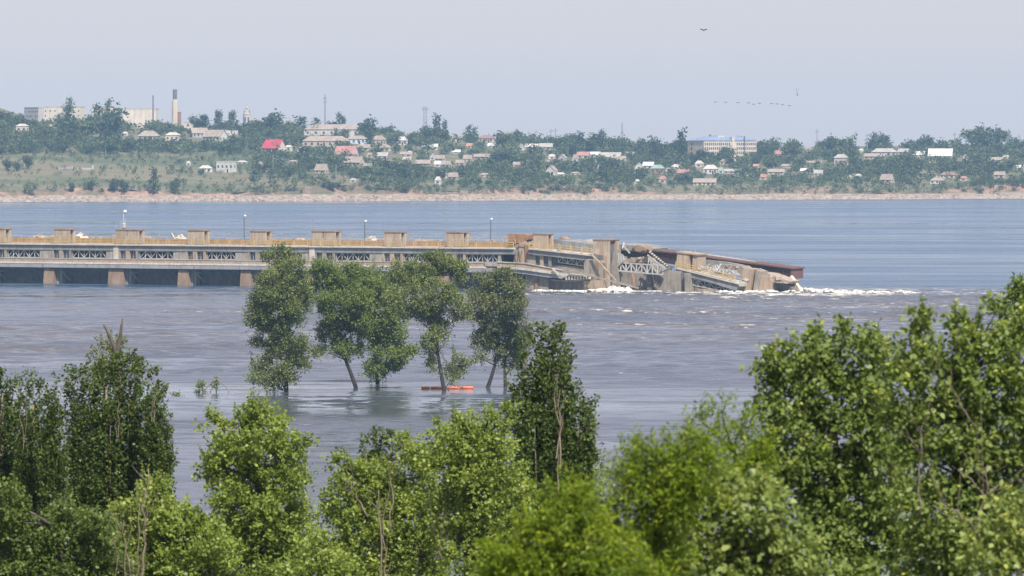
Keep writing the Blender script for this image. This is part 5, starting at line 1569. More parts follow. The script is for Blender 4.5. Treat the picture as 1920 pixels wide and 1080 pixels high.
# general tree cover
def veg(x, y):
    top = np.interp(x, [0, 150, 300, 450, 600, 700, 900, 1100, 1300, 1500, 1700, 1920], [226, 230, 240, 246, 252, 256, 266, 274, 280, 281, 280, 278])
    if y < top: return 0
    right = 1.0 if y < 352 else 0.7
    if y > 356: right = 0.75
    left = 1.0 if y < 268 else (0.9 if y < 292 else 0.26)
    if 255 < y < 278 and 130 < x < 430: left = 0.30
    if 288 < y < 306 and 130 < x < 420: left = 0.75
    if 350 < y < 366: left = 0.5
    edge = 700 - (y - 290) * 1.6 + 260 * min(0, (330 - y) / 60.0)
    edge = np.interp(y, [288, 300, 325, 335, 365], [360, 430, 470, 700, 720])
    if y < 288: return left if x < 430 else 1.0
    f = 1 / (1 + math.exp(-(x - edge) / 18.0))
    return left * (1 - f) + right * f
cand = []
H2 = [(h[0], h[1], h[2], h[3]) for h in HOUSES] + [(1288, 1418, 255, 298), (321, 340, 168, 241), (452, 486, 207, 262)]
H2 = np.array(H2)
r3 = np.random.default_rng(21)
while len(cand) < 3700:
    x = r3.uniform(-60, 1980); y = 224 + 142 * r3.random()
    v = veg(x, y) * (0.55 + 0.9 * (0.5 + 0.5 * mnoise.noise(Vector((x * 0.012, y * 0.035, 3.3)))))
    if r3.random() > v: continue
    h = r3.uniform(9, 23) * (1.0 if y < 340 else 0.75)
    if y > 350: h = r3.uniform(6, 13)
    if x < 470 and y > 290: h = r3.uniform(4, 12)
    w = h * r3.uniform(.9, 1.5)
    # keep sight lines to the houses open
    ox = np.minimum(x + w / 2, H2[:, 1]) - np.maximum(x - w / 2, H2[:, 0])
    oy = np.minimum(y, H2[:, 3] - 0.30 * (H2[:, 3] - H2[:, 2])) - np.maximum(y - h, H2[:, 2])
    bad = (ox > 1.0) & (oy > 0.5) & (y > H2[:, 3] - 2)
    if bad.any():
        if r3.random() < 0.94: continue
    cand.append((x, y, h, w))
cand = np.array(cand)
pos = hit(cand[:, 0], cand[:, 1])
big = np.argsort(-(cand[:, 2] * cand[:, 3]))[:230]
bigset = set(big.tolist())
ZN = [(0, 230, 'below the factory blocks at far left'), (230, 480, 'around the barns and church'), (480, 700, 'among houses around the crimson roof'),
      (700, 960, 'among houses under the lattice tower'), (960, 1200, 'among houses under the row of poles'), (1200, 1440, 'among houses by the blue-roofed block'),
      (1440, 1680, 'among houses around the dark lone poplar'), (1680, 2000, 'among houses around the dazzling white roof')]
LOOK = ['round', 'ragged round', 'broad', 'spreading', 'low bushy', 'slim']
mass = [[], [], [], [], []]
for i in range(len(cand)):
    x, y, h, w = cand[i]
    k_ = pos[i, 1] / F
    ki = int(r3.choice([0, 1, 2, 3, 4, 5], p=[.28, .25, .17, .14, .11, .05]))
    if (x < 470 and y > 290) or y > 350: ki = 4
    if ki == 5: h *= 1.25
    hm = h * k_; wx = (w / h) / {0: .95, 1: .95, 2: 1.35, 3: 1.35, 4: 1.4, 5: .5}[ki]
    if i in bigset:
        z = next(q for q in ZN if q[0] <= max(0, min(1999, x)) < q[1])
        lv = 'near the shore' if y > 330 else ('half-way up' if y > 290 else ('high on the slope' if y > 268 else 'on the skyline'))
        far_tree(ki, pos[i, 0], pos[i, 1], pos[i, 2], hm, wx, '%s green tree %s %s' % (LOOK[ki], lv, z[2]), 'far trees ' + z[2])
    else:
        c = FC[ki]; sub = r3.random(len(c[0])) < 0.175
        a = r3.uniform(0, 6.28); ca_, sa_ = math.cos(a), math.sin(a)
        rot = np.array([[ca_, sa_, 0], [-sa_, ca_, 0], [0, 0, 1]])
        sc_ = np.array([hm * wx, hm * wx, hm])
        mass[0].append((c[0][sub] @ rot) * sc_ + pos[i]); mass[1].append(c[1][sub] @ rot)
        mass[2].append(c[2][sub] * hm * 1.66); mass[3].append(c[3][sub] * hm * 1.66)
        mass[4].append(np.clip(c[4][sub] + r3.normal(0, .17), 0, 1))
mass = [np.concatenate(q) for q in mass]
o = link_mesh('far_woods', leaf_mesh('far_woods', *mass, M['far_leaf'], .6, r3))
tag(o, 'blue-green mass of trees and bushes covering the far hillside', 'woods', kind='stuff')
# ------------------------------------------------------------------ trees
def px_path(pts, Y):
    return [at(x, y, Y) for x, y in pts]

def lobe_tree(name, label, base, lobes, Y, leaf, ratio, mat, trunk, trad, lai, twig, seed, cat='tree', group=None, bark='bark', per=14, clumps=26, shell=0.45,
              tint0=0.45, tvar=0.2, lift=0.35, droop=0.0, fine=False, yj=0.35, up=0.5, limbs=True, twigs=0.05, dz=1.0, twr=0.006, behind=False, shoots=0, sl=.5, tip=0.0, shrink=.42):
    """lobes: (x, y, rx, ry[, depth offset in lobe radii[, tint offset]]) in photograph pixels at distance Y"""
    r = np.random.default_rng(seed)
    t = thing(name, label, cat, base, group)
    k = Y / F
    acc = [[], [], [], [], []]
    tm = MB(); wood = MB()
    tp = [Vector(p) for p in trunk]
    tm.tube(tp, list(np.linspace(trad, trad * 0.25, len(tp))), 9)
    tm.build('trunk', M[bark], t, smooth=True)
    allq = [(q, 0) for q in lobes] + ([(q, 1.5) for q in lobes if q[2] > 24] if behind else [])
    for q, back in allq:
        x, y, rx, ry = q[:4]
        dep = q[4] if len(q) > 4 else r.uniform(-yj, yj) * 2
        tof = q[5] if len(q) > 5 else 0.0
        c = at(x, y, Y)
        Rm = (rx + ry) / 2 * k
        c = c + Vector((0, dep * Rm, 0))
        if back: c = c + Vector((0, back * Rm, 0))
        Rv = np.array([rx * k, Rm * dz, ry * k])
        Rv = np.maximum(Rv - shrink * twig, Rv * .45)
        area = 4 * math.pi * ((Rv[0] * Rv[1] + Rv[0] * Rv[2] + Rv[1] * Rv[2]) / 3)
        n = int(area * lai / (leaf * leaf * ratio * 0.55))
        P, A, L, Wd, T, tb, td = lobe_leaves(np.array(c), Rv, n, twig, leaf, ratio, r, clumps, shell, up, per, tint0 + tof, tvar, lift, droop)
        for i, a in enumerate((P, A, L, Wd, T)): acc[i].append(a)
        if shoots and not back:                  # leading shoots that break the outline
            ns = int(shoots * (0.5 + r.random()))
            d = r.normal(0, 1, (ns, 3)); d[:, 2] = np.abs(d[:, 2]) + .15; d = unit(d)
            st = np.array(c) + d * Rv * .9
            sd_ = unit(d * .55 + np.array([0, 0, .8]) + r.normal(0, .2, (ns, 3)))
            ln = sl * r.uniform(.5, 1.35, ns) * min(1.0, .35 + Rm / sl * .6)
            m_ = 34
            u = r.random((ns, m_)) ** .8
            P2 = st[:, None] + sd_[:, None] * (u * ln[:, None])[..., None] + r.normal(0, leaf * .45, (ns, m_, 3)) * (1.25 - .8 * u)[..., None]
            A2 = unit(sd_[:, None] * .5 + r.normal(0, .65, (ns, m_, 3)))
            T2 = tint0 + tof + r.normal(0, tvar, (ns, m_)) + tip * np.clip((u - .55) * 2.2, 0, 1) * (r.random((ns, 1)) < .5)
            L2 = (leaf * r.uniform(.7, 1.2, (ns, m_)) * (1.1 - .45 * u)).reshape(-1)
            for i, a in enumerate((P2.reshape(-1, 3), A2.reshape(-1, 3), L2, L2 * ratio, T2.reshape(-1))): acc[i].append(a)
        # limb from the trunk to the lobe, then twigs
        if limbs:
            low = [p for p in tp if p.z < c.z - 0.2 * Rm] or [tp[0]]
            s = min(low, key=lambda p: (p - c).length)
            mid_ = s.lerp(c, 0.5) + Vector((r.normal() * Rm * .2, r.normal() * Rm * .2, Rm * 0.15))
            wood.tube([s, mid_, c], [trad * .3, trad * .19, trad * .08], 6)
        sel = r.random(len(tb)) < twigs
        for b_, d_ in zip(tb[sel], td[sel]):
            b_ = Vector(b_); m1 = c.lerp(b_, .5) + Vector(r.normal(0, .06, 3) * Rm)
            wood.tube([c, m1, b_ + Vector(d_) * twig * .7], [twr * 2.2, twr * 1.5, twr * .6], 4)
    if wood.v: wood.build('branches', M[bark], t)
    arr = [np.concatenate(a) for a in acc]
    o = np.array(base)
    me = leaf_mesh('crown', arr[0] - o, arr[1], arr[2], arr[3], arr[4], M[mat], up, r, fine)
    link_mesh('crown', me, t)
    return t, len(arr[0])

NL = 0
# --- poplars standing in the flood
def flood_tree(label, base, trunk, lobes, Y, mat, seed, extra=None, leaf=0.28, lai=1.9, shell=0.25):
    lobes = [(q[0], q[1], q[2] * 1.06, q[3] * 1.0) for q in lobes]
    global NL
    tr = px_path(trunk, Y)
    b = at(base[0], base[1], Y); b.z = 0.0
    tr = [Vector((b.x, b.y, -2.5))] + [Vector((p.x, p.y, p.z)) for p in tr]
    t, n = lobe_tree('poplar_tree', label, b, lobes, Y, leaf, 0.6, mat, tr, 0.36, lai, 1.3, seed, 'tree', 'flooded trees in the river', 'dark_bark', 12, 9, shell, .45, .22, .45, 0.05, False, .5, .45, True, 0.012, 1.0, 0.035, False, 5, 2.2, shrink=.25)
    NL += n
    return t
flood_tree('leafy poplar standing in the flood, leftmost of the flooded trees', (537, 736), [(537, 734), (537, 690), (540, 640), (545, 595), (536, 545), (530, 495)],
           [(530, 492, 32, 24), (552, 515, 24, 30), (512, 540, 34, 32), (545, 550, 34, 34), (495, 568, 30, 22), (528, 582, 36, 32), (484, 592, 28, 22), (518, 608, 42, 28), (478, 610, 20, 12), (548, 636, 30, 28),
            (505, 650, 36, 24), (540, 668, 30, 26), (492, 690, 26, 18), (532, 696, 36, 20), (508, 716, 38, 9), (564, 682, 22, 12), (590, 666, 16, 6), (478, 717, 14, 5), (572, 560, 12, 28), (560, 600, 10, 16)], 794, 'flood_leaf', 101)
flood_tree('flooded poplar leaning left with bare slanting trunk', (668, 727), [(667, 725), (658, 700), (648, 675), (638, 645), (628, 600), (612, 555)],
           [(610, 518, 32, 26), (588, 552, 24, 20), (640, 530, 32, 26), (622, 572, 38, 28), (652, 585, 32, 28), (648, 618, 38, 28), (614, 622, 22, 18), (622, 648, 24, 16), (655, 655, 30, 24), (608, 660, 14, 10), (598, 505, 16, 14), (672, 556, 26, 26), (668, 596, 26, 26), (576, 556, 12, 14), (655, 515, 24, 18)], 808, 'flood_leaf_bright', 102)
flood_tree('flooded poplar with broad low crown in the middle of the clump', (708, 721), [(708, 719), (706, 695), (702, 650), (694, 600), (684, 560)],
           [(680, 528, 32, 24), (700, 555, 36, 30), (735, 552, 30, 26), (722, 592, 38, 32), (690, 605, 34, 30), (702, 640, 34, 30), (742, 635, 32, 26), (752, 668, 32, 18), (712, 680, 34, 22), (772, 664, 16, 10), (690, 700, 18, 12), (730, 698, 24, 12), (708, 522, 24, 20), (748, 600, 24, 22)], 821, 'flood_leaf_bright', 103)
flood_tree('tall dark-crowned flooded tree behind the orange boom', (833, 734), [(833, 732), (828, 705), (822, 670), (816, 630), (810, 575), (816, 530)],
           [(815, 498, 42, 20), (846, 516, 32, 30), (785, 520, 36, 26), (755, 530, 30, 26), (742, 562, 22, 20), (798, 555, 42, 28), (848, 560, 30, 26), (776, 590, 26, 16), (824, 596, 38, 20), (866, 588, 20, 16), (822, 632, 32, 16), (808, 655, 18, 10),
            (852, 686, 22, 20), (814, 688, 10, 20), (846, 712, 16, 10), (738, 512, 14, 12)], 797, 'flood_leaf', 104)
flood_tree('grey-green flooded tree with leaning trunk, rightmost of the clump', (915, 728), [(915, 726), (921, 708), (928, 685), (933, 650), (935, 600), (935, 560)],
           [(935, 522, 36, 22), (902, 545, 30, 26), (962, 545, 30, 28), (930, 572, 42, 30), (895, 585, 26, 24), (970, 585, 26, 32), (938, 618, 42, 28), (905, 640, 26, 22), (975, 622, 20, 24), (896, 672, 12, 14), (925, 650, 22, 16)], 808, 'flood_leaf_grey', 105)
flood_tree('small flooded tree with short upright trunk close to the grey-green one', (948, 728), [(948, 726), (947, 705), (946, 675), (950, 650)],
           [(955, 662, 26, 20), (972, 650, 20, 24), (968, 684, 18, 12), (938, 680, 14, 12), (985, 640, 12, 16)], 809, 'flood_leaf_grey', 106)

# --- orange floating boom
b = at(838, 725, 806); b.z = 0
t = thing('floating_boom', 'orange floating boom drifting behind the flooded tree trunk', 'boom', b)
for x0, x1 in ((790, 806), (807, 836), (837, 861), (862, 888)):
    p = at(x0, 725, 806); q = at(x1, 725, 806)
    mb = MB(); m_ = [p.lerp(q, u) for u in (0, .04, .5, .96, 1)]
    for m__ in m_: m__.z = 0.1
    mb.tube(m_, [.06, .17, .19, .17, .06], 10); mb.build('float', M['orange'], t, smooth=True)

# --- drifting branches
def drift(name, label, parts, bars, Y, seed):
    b = at(parts[0][0], parts[0][1], Y); b.z = 0
    r = np.random.default_rng(seed)
    t = thing(name, label, 'branches', b)
    acc = [[], [], [], [], []]
    for x, y, rx, ry, n in parts:
        k = Y / F
        q = lobe_leaves(np.array(at(x, y, Y)), np.array([rx * k, rx * k, ry * k]), n, .3, .3, .6, r, 10, .2)
        for i in range(5): acc[i].append(q[i])
    a = [np.concatenate(z) for z in acc]
    link_mesh('leaves', leaf_mesh('leaves', a[0] - np.array(b), *a[1:], M['flood_leaf'], .5, r), t)
    mb = MB()
    for pts in bars: mb.tube(px_path(pts, Y), list(np.linspace(.1, .04, len(pts))), 5)
    if mb.v: mb.build('stems', M['pale_bark'], t)
drift('drifting_branches', 'fallen branches with leaves poking out of the water left of the flooded trees', [(381, 722, 9, 10, 260), (374, 735, 10, 5, 160), (402, 712, 6, 7, 90), (410, 722, 10, 6, 60)],
      [[(392, 738), (400, 724), (412, 716), (424, 726), (431, 738)], [(380, 737), (388, 726), (400, 716), (403, 704)], [(405, 738), (408, 726), (404, 716)]], 794, 1)
drift('drifting_clump', 'small green clump floating left of the fallen branches', [(333, 743, 8, 4, 140), (342, 746, 5, 2, 50)], [], 783, 2)

# --- foreground: poplars on the left
def lombardy(label, plumes, Y, seed, dens=1.0, hwk=.8, tap=1.5, mat='lombardy', bare=(), depth=0.45, bottom=1120, leaf=0.085, lower=()):
    global NL
    r = np.random.default_rng(seed)
    k = Y / F
    cx = sum(p[0] for p in plumes) / len(plumes)
    base = at(cx, 1000, Y)
    base.z = float(bank_z(base.x, Y))
    t = thing('lombardy_poplar', label, 'poplar', base, 'upright poplars in the foreground')
    tm = MB()
    top = at(cx, min(p[1] for p in plumes) + 60, Y)
    tm.tube([base - Vector((0, 0, .5)), base.lerp(top, .4) + Vector((.1, 0, 0)), base.lerp(top, .75), top], [.30, .22, .13, .03], 9)
    tm.build('trunk', M['pale_bark'], t, smooth=True)
    acc = [[], [], [], [], []]; st = MB()
    for p in plumes:
        x, yt, hw = p[:3]
        yb = p[3] if len(p) > 3 else bottom
        tp = at(x, yt, Y); bt = at(x + (cx - x) * .25, yb, Y)
        off = r.uniform(-depth, depth)
        tp.y += off; bt.y += off * .7
        H = tp.z - bt.z
        n = int(H * hw * k * 2 * math.pi * 345 * dens)
        q = plume_leaves(tp, bt, hw * k * hwk, n, leaf, .82, r, taper=tap)
        for i in range(5): acc[i].append(q[i])
        st.tube([bt, tp - Vector((0, 0, .15))], [.05, .008], 5)
    st.build('stems', M['pale_bark'], t)
    # lower crown down the trunk
    zb = base.z + 2.0; za = at(cx, bottom, Y).z
    sp = (max(p[0] for p in plumes) - min(p[0] for p in plumes)) / 2 * k + .35
    for _ in range(3):
        tp = Vector((base.x + r.uniform(-.5, .5) * sp, Y + r.uniform(-.5, .5) * sp, za + 0.3)); bt = Vector((base.x, Y, zb))
        q = plume_leaves(tp, bt, sp * .8, 1500, leaf * 1.9, .82, r)
        for i in range(5): acc[i].append(q[i])
    a = [np.concatenate(z) for z in acc]; NL += len(a[0])
    link_mesh('crown', leaf_mesh('crown', a[0] - np.array(base), *a[1:], M[mat], .45, r), t)
    if bare:
        mb = MB()
        for (x0, y0, x1, y1, w) in bare:
            p0 = at(x0, y0, Y - .9); p1 = at(x1, y1, Y - .9)
            w = w * .7
            pp = [p0.lerp(p1, u) + Vector((r.normal() * .045 * (0 < u < 1), r.normal() * .05, 0)) for u in (0, .2, .4, .6, .8, 1)]
            mb.tube(pp, [w, w * .9, w * .75, w * .6, w * .5, w * .25], 6)
            for u in (2, 3, 4):
                mb.tube([pp[u], pp[u] + Vector((r.normal() * .12, r.normal() * .1, .22))], [w * .35, w * .12], 4)
        mb.build('bare_stems', M['pale_bark'], t)
    return t
lombardy('upright dark poplar at the left edge, behind drooping neighbours', [(-22, 680, 24), (2, 698, 15), (22, 706, 15), (-40, 700, 20), (12, 760, 22), (30, 790, 22), (-10, 800, 30), (36, 860, 26), (5, 880, 30)], 172, 1)
lombardy('narrow dark poplar with two spires, second from the left edge', [(50, 697, 12), (72, 722, 11), (44, 760, 15), (62, 770, 16), (78, 800, 14), (50, 850, 24), (80, 860, 22), (60, 930, 34)], 170, 2, bare=((44, 840, 42, 745, .018), (45, 830, 49, 735, .014)))
lombardy('slender poplar with single leaning tip left of the biggest poplar', [(102, 706, 11), (98, 740, 15), (112, 770, 14), (88, 775, 12), (104, 830, 24), (92, 880, 22), (110, 930, 26)], 168, 3)
lombardy('biggest dark poplar clump in front of the forked dead trunk', [(130, 694, 14), (145, 692, 14), (168, 690, 18), (186, 684, 16), (206, 676, 16), (222, 672, 16), (244, 664, 18), (256, 680, 14), (150, 760, 24), (178, 765, 26), (208, 760, 26), (236, 755, 26), (262, 770, 18),
          (140, 830, 26), (170, 850, 30), (200, 840, 30), (232, 850, 30), (262, 850, 24)], 170, 4, bare=((222, 820, 220, 742, .022), (218, 830, 222, 780, .014)))
lombardy('poplar with two thin spires at the right of the left group', [(287, 698, 9), (306, 724, 9), (290, 740, 14), (274, 742, 11), (302, 775, 20), (282, 790, 20), (312, 800, 16), (296, 840, 26), (276, 850, 20), (310, 860, 16, 905), (290, 880, 26, 1000)], 169, 5, bare=((284, 790, 288, 720, .012), (292, 800, 296, 725, .012)))
lombardy('tall dark poplar rising in the centre right above the pale willow', [(986, 634, 17), (1014, 617, 11), (1027, 616, 10), (1045, 614, 14), (1060, 640, 12), (1000, 700, 20), (1024, 680, 22), (1050, 690, 20), (968, 712, 12), (978, 740, 18), (1002, 770, 24), (1030, 770, 26), (1056, 760, 20),
          (990, 830, 28), (1020, 850, 30), (1046, 850, 28), (1090, 722, 20), (1086, 760, 26), (1100, 775, 16), (1078, 820, 26), (1098, 830, 17), (1074, 880, 28), (1060, 920, 30)], 150, 6, hwk=1.0, tap=.9, bare=((1043, 860, 1044, 715, .03), (1050, 880, 1050, 730, .035), (1048, 1000, 1048, 850, .05), (1055, 800, 1054, 730, .015)))
lombardy('small dark poplar tip with three spires amid the pale central trees', [(686, 826, 10), (706, 812, 11), (733, 820, 12), (700, 860, 20), (722, 865, 20), (690, 890, 20)], 152, 7, bottom=1000)

# --- tree with forked dead trunk behind the left poplars
Yd = 300
b = at(221, 735, Yd); b.z = float(bank_z(b.x, Yd))
t, n = lobe_tree('dead_forked_tree', 'half-dead tree with bare forked trunk sticking up behind the left poplars', b,
                 [(205, 636, 14, 12), (190, 650, 18, 14), (215, 650, 18, 14), (182, 672, 22, 14), (206, 676, 30, 18), (228, 645, 9, 12), (196, 700, 34, 20)], Yd, 0.15, .6, 'flood_leaf_grey',
                 [b, at(221, 760, Yd), at(221, 690, Yd), at(219, 668, Yd)], .30, 1.0, .4, 55, 'tree', None, 'bark', 12, 16, .35, .5, .15, .3)
NL += n
mb = MB()
mb.tube(px_path([(219, 672), (214, 650), (206, 632), (199, 616), (194, 609)], Yd - 2.5), [.15, .12, .09, .07, .04], 8)
mb.tube(px_path([(220, 672), (222, 650), (226, 628), (228, 610), (230, 597)], Yd - 2.5), [.15, .12, .085, .06, .03], 8)
mb.tube(px_path([(208, 636), (203, 628)], Yd - 2.5), [.06, .03], 5)
mb.build('dead_limb', M['bark'], t, smooth=True)

# --- pale green poplars in the middle
def cotton(label, lobes, Y, seed, tr, mat='cottonwood', leaf=.08, lai=2.2, name='broad_poplar', group='pale green trees in the foreground', tint0=.45, **kw):
    global NL
    b = at(tr[0][0], tr[0][1], Y); b.z = float(bank_z(b.x, Y))
    path = [b - Vector((0, 0, .5))] + [p + Vector((0, .5, 0)) for p in px_path(tr[1:], Y)]
    t, n = lobe_tree(name, label, b, lobes, Y, leaf, .85, mat, path, .15, lai, .42, seed, 'tree', group, 'bark', 16, 12, .34, tint0, .16, .35, behind=True, shoots=5, sl=.55, **kw)
    NL += n
    return t
cotton('bright green poplar with water on both sides', [(488, 788, 32, 24), (450, 800, 32, 26), (412, 806, 20, 14), (520, 810, 30, 24), (566, 838, 24, 16), (540, 850, 40, 30), (478, 840, 44, 32), (424, 850, 36, 28), (388, 870, 22, 16),
        (410, 895, 36, 32), (470, 900, 50, 40), (540, 905, 44, 38), (440, 950, 46, 36), (510, 965, 56, 44), (556, 975, 30, 36), (470, 1010, 60, 44), (550, 1035, 44, 44), (420, 1020, 46, 44), (490, 1070, 80, 40), (478, 766, 10, 12), (398, 790, 10, 8)],
       140, 201, [(480, 1100), (482, 1000), (480, 900), (484, 820)])
cotton('sunlit poplar crown in the centre left of the tall dark poplar', [(876, 806, 34, 22), (915, 790, 26, 18), (940, 806, 22, 26), (845, 830, 34, 26), (890, 845, 44, 34), (938, 850, 30, 34), (830, 870, 40, 32), (880, 900, 50, 38), (938, 905, 42, 38),
        (970, 940, 30, 36), (910, 960, 50, 40), (848, 945, 46, 40), (980, 990, 24, 34), (940, 1020, 46, 44), (870, 1020, 60, 48), (930, 1075, 70, 40), (958, 775, 9, 10), (820, 810, 14, 12)],
       138, 202, [(890, 1100), (890, 1000), (895, 900), (900, 830)])
cotton('poplar crown with yellow-tinged leaves left of the centre gap', [(652, 885, 24, 20), (680, 900, 36, 28), (720, 895, 32, 28), (770, 860, 32, 28), (790, 895, 34, 30), (640, 930, 34, 26), (690, 950, 44, 36), (745, 945, 40, 36), (626, 970, 26, 24), (660, 1000, 44, 38), (720, 1010, 46, 42),
        (790, 960, 40, 44), (785, 1030, 46, 46), (640, 1050, 46, 40), (720, 1075, 60, 40), (800, 1080, 50, 40), (760, 830, 12, 10), (632, 870, 8, 8)],
       143, 203, [(715, 1100), (716, 1000), (715, 920), (720, 870)])
cotton('bushy green tree at the bottom between the two bright poplars', [(590, 1030, 30, 26), (610, 1070, 40, 30), (565, 1080, 36, 30), (640, 1090, 40, 26)], 125, 204, [(600, 1140), (600, 1110), (600, 1060)])
cotton('rounded green tree below the dark poplars at lower left', [(292, 926, 30, 28), (318, 965, 26, 28), (275, 960, 40, 34), (350, 990, 36, 40), (300, 1000, 46, 40), (235, 985, 40, 36), (390, 1020, 40, 40), (340, 1050, 50, 40), (260, 1040, 50, 44), (400, 1070, 50, 36), (310, 1090, 70, 36), (374, 985, 14, 14)],
       132, 205, [(305, 1120), (305, 1060), (302, 980), (300, 940)])
cotton('darker green tree in the bottom left corner', [(130, 980, 40, 30), (180, 1000, 44, 34), (110, 1030, 46, 38), (180, 1055, 54, 40), (60, 1050, 50, 40), (10, 1040, 46, 46), (100, 1090, 60, 36), (30, 980, 40, 40), (10, 940, 30, 34), (220, 1085, 40, 36)],
       128, 206, [(110, 1130), (110, 1090), (112, 1030), (115, 1000)], 'lombardy', tint0=.55)
cotton('thin pale willow with silvery leaves beside the tall dark poplar', [(1128, 868, 14, 14), (1122, 892, 20, 18), (1140, 900, 16, 16), (1118, 922, 22, 18), (1140, 930, 18, 20), (1128, 955, 24, 24), (1134, 990, 30, 30)], 185, 207, [(1128, 1100), (1128, 1000), (1128, 930), (1128, 880)], 'willow', .07, .9, 'silver_willow', None)

# pale dead stems between the trees
def dead_stems(label, stems, Y, seed):
    b = at(stems[0][0][0][0], 1100, Y); b.z = float(bank_z(b.x, Y))
    mb = MB(); r = np.random.default_rng(seed)
    t = thing('dead_tree', label, 'dead tree', b, 'bare pale stems among the foreground trees')
    for pts, w in stems:
        w = w * .62
        p = px_path(pts, Y)
        if pts[0][1] > 1060:
            p = [Vector((p[0].x, p[0].y, b.z - .3))] + p
        q = [p[0]]
        for i in range(len(p) - 1):
            seg = (p[i + 1] - p[i]).length
            for u in (.33, .66, 1.0):
                q.append(p[i].lerp(p[i + 1], u) + Vector(r.normal(0, min(.035, seg * .05), 3)))
        mb = MB(); mb.tube(q, list(np.linspace(w, w * .3, len(q))), 7)
        for i in range(3, len(q) - 1):
            if r.random() < .75 and q[i].z > b.z + 3:
                d = Vector((r.normal() * .35, r.normal() * .25, abs(r.normal()) * .5 + .15))
                mb.tube([q[i], q[i] + d * .5 + Vector((0, 0, -.03)), q[i] + d], [w * .3, w * .2, w * .08], 4)
        mb.build('stem', M['pale_bark'], t, smooth=True)
dead_stems('tall pale bare trunk with thin stems beside it at lower left', [([(267, 1085), (271, 1020), (274, 950), (272, 880)], .055), ([(257, 1085), (259, 1020), (259, 950), (256, 900)], .03), ([(231, 1085), (234, 1020), (232, 975)], .026), ([(218, 1085), (220, 1020), (223, 980)], .022), ([(243, 1085), (240, 1030), (246, 990), (244, 940)], .02)], 122, 1)
dead_stems('pale bare stems in the middle of the central trees', [([(716, 1090), (716, 1020), (710, 960), (708, 920)], .045), ([(722, 1090), (718, 1010), (722, 960), (735, 890)], .035), ([(732, 1000), (736, 940), (732, 890), (742, 870)], .03), ([(690, 970), (672, 930), (655, 900)], .035), ([(655, 910), (650, 880)], .02), ([(832, 1050), (822, 1036), (812, 1040)], .03), ([(815, 1040), (840, 1025), (850, 1010)], .02)], 131, 2)
dead_stems('two thin bare twigs curling above the sunlit central crown', [([(836, 800), (830, 785), (826, 768)], .012), ([(842, 795), (843, 775)], .012)], 137, 3)

# --- feathery acacia, close and blurred
def acacia(label, lobes, Y, seed, tr):
    global NL
    b = at(tr[0][0], tr[0][1], Y); b.z = float(bank_z(b.x, Y))
    path = [b - Vector((0, 0, .5))] + [p + Vector((0, .5, 0)) for p in px_path(tr[1:], Y)]
    t, n = lobe_tree('acacia_tree', label, b, lobes, Y, .052, .42, 'acacia', path, .08, 2.2, .30, seed, 'tree', 'feathery yellow-green trees', 'bark', 26, 14, .35, .45, .22, .15, .25, False, .5, .6, shoots=4, sl=.4, shrink=.1)
    NL += n
acacia('feathery yellow-green tree, blurred, lower centre right', [(1240, 850, 40, 28), (1200, 870, 34, 28), (1290, 860, 40, 28), (1180, 905, 34, 28), (1230, 905, 50, 34), (1330, 890, 40, 28), (1280, 920, 44, 32), (1200, 950, 44, 34), (1260, 970, 44, 34), (1170, 1000, 46, 40), (1240, 1030, 50, 40), (1300, 840, 20, 14)],
       62, 301, [(1240, 1120), (1236, 1030), (1235, 940), (1235, 890)])
acacia('feathery yellow-green tree, blurred, nearest the bottom edge', [(1060, 940, 36, 26), (1100, 965, 34, 28), (1030, 970, 38, 30), (1075, 1000, 48, 34), (1010, 1015, 40, 32), (960, 1045, 40, 26), (1060, 1045, 60, 36), (1000, 1070, 60, 30), (1130, 1030, 50, 40), (1120, 1075, 60, 36), (920, 1070, 30, 20), (1150, 1105, 70, 36), (1060, 1105, 70, 30), (960, 1105, 60, 26)],
       58, 302, [(1060, 1130), (1062, 1080), (1064, 1020), (1066, 980)])
acacia('feathery yellow-green tree mixed into the left edge of the big leafy tree', [(1352, 768, 16, 8), (1312, 786, 12, 7), (1392, 806, 24, 14), (1345, 822, 26, 16), (1405, 846, 34, 24), (1350, 858, 30, 20), (1420, 885, 38, 28), (1312, 838, 12, 10), (1380, 915, 44, 30)],
       70, 303, [(1390, 1100), (1390, 960), (1385, 890), (1380, 850)])

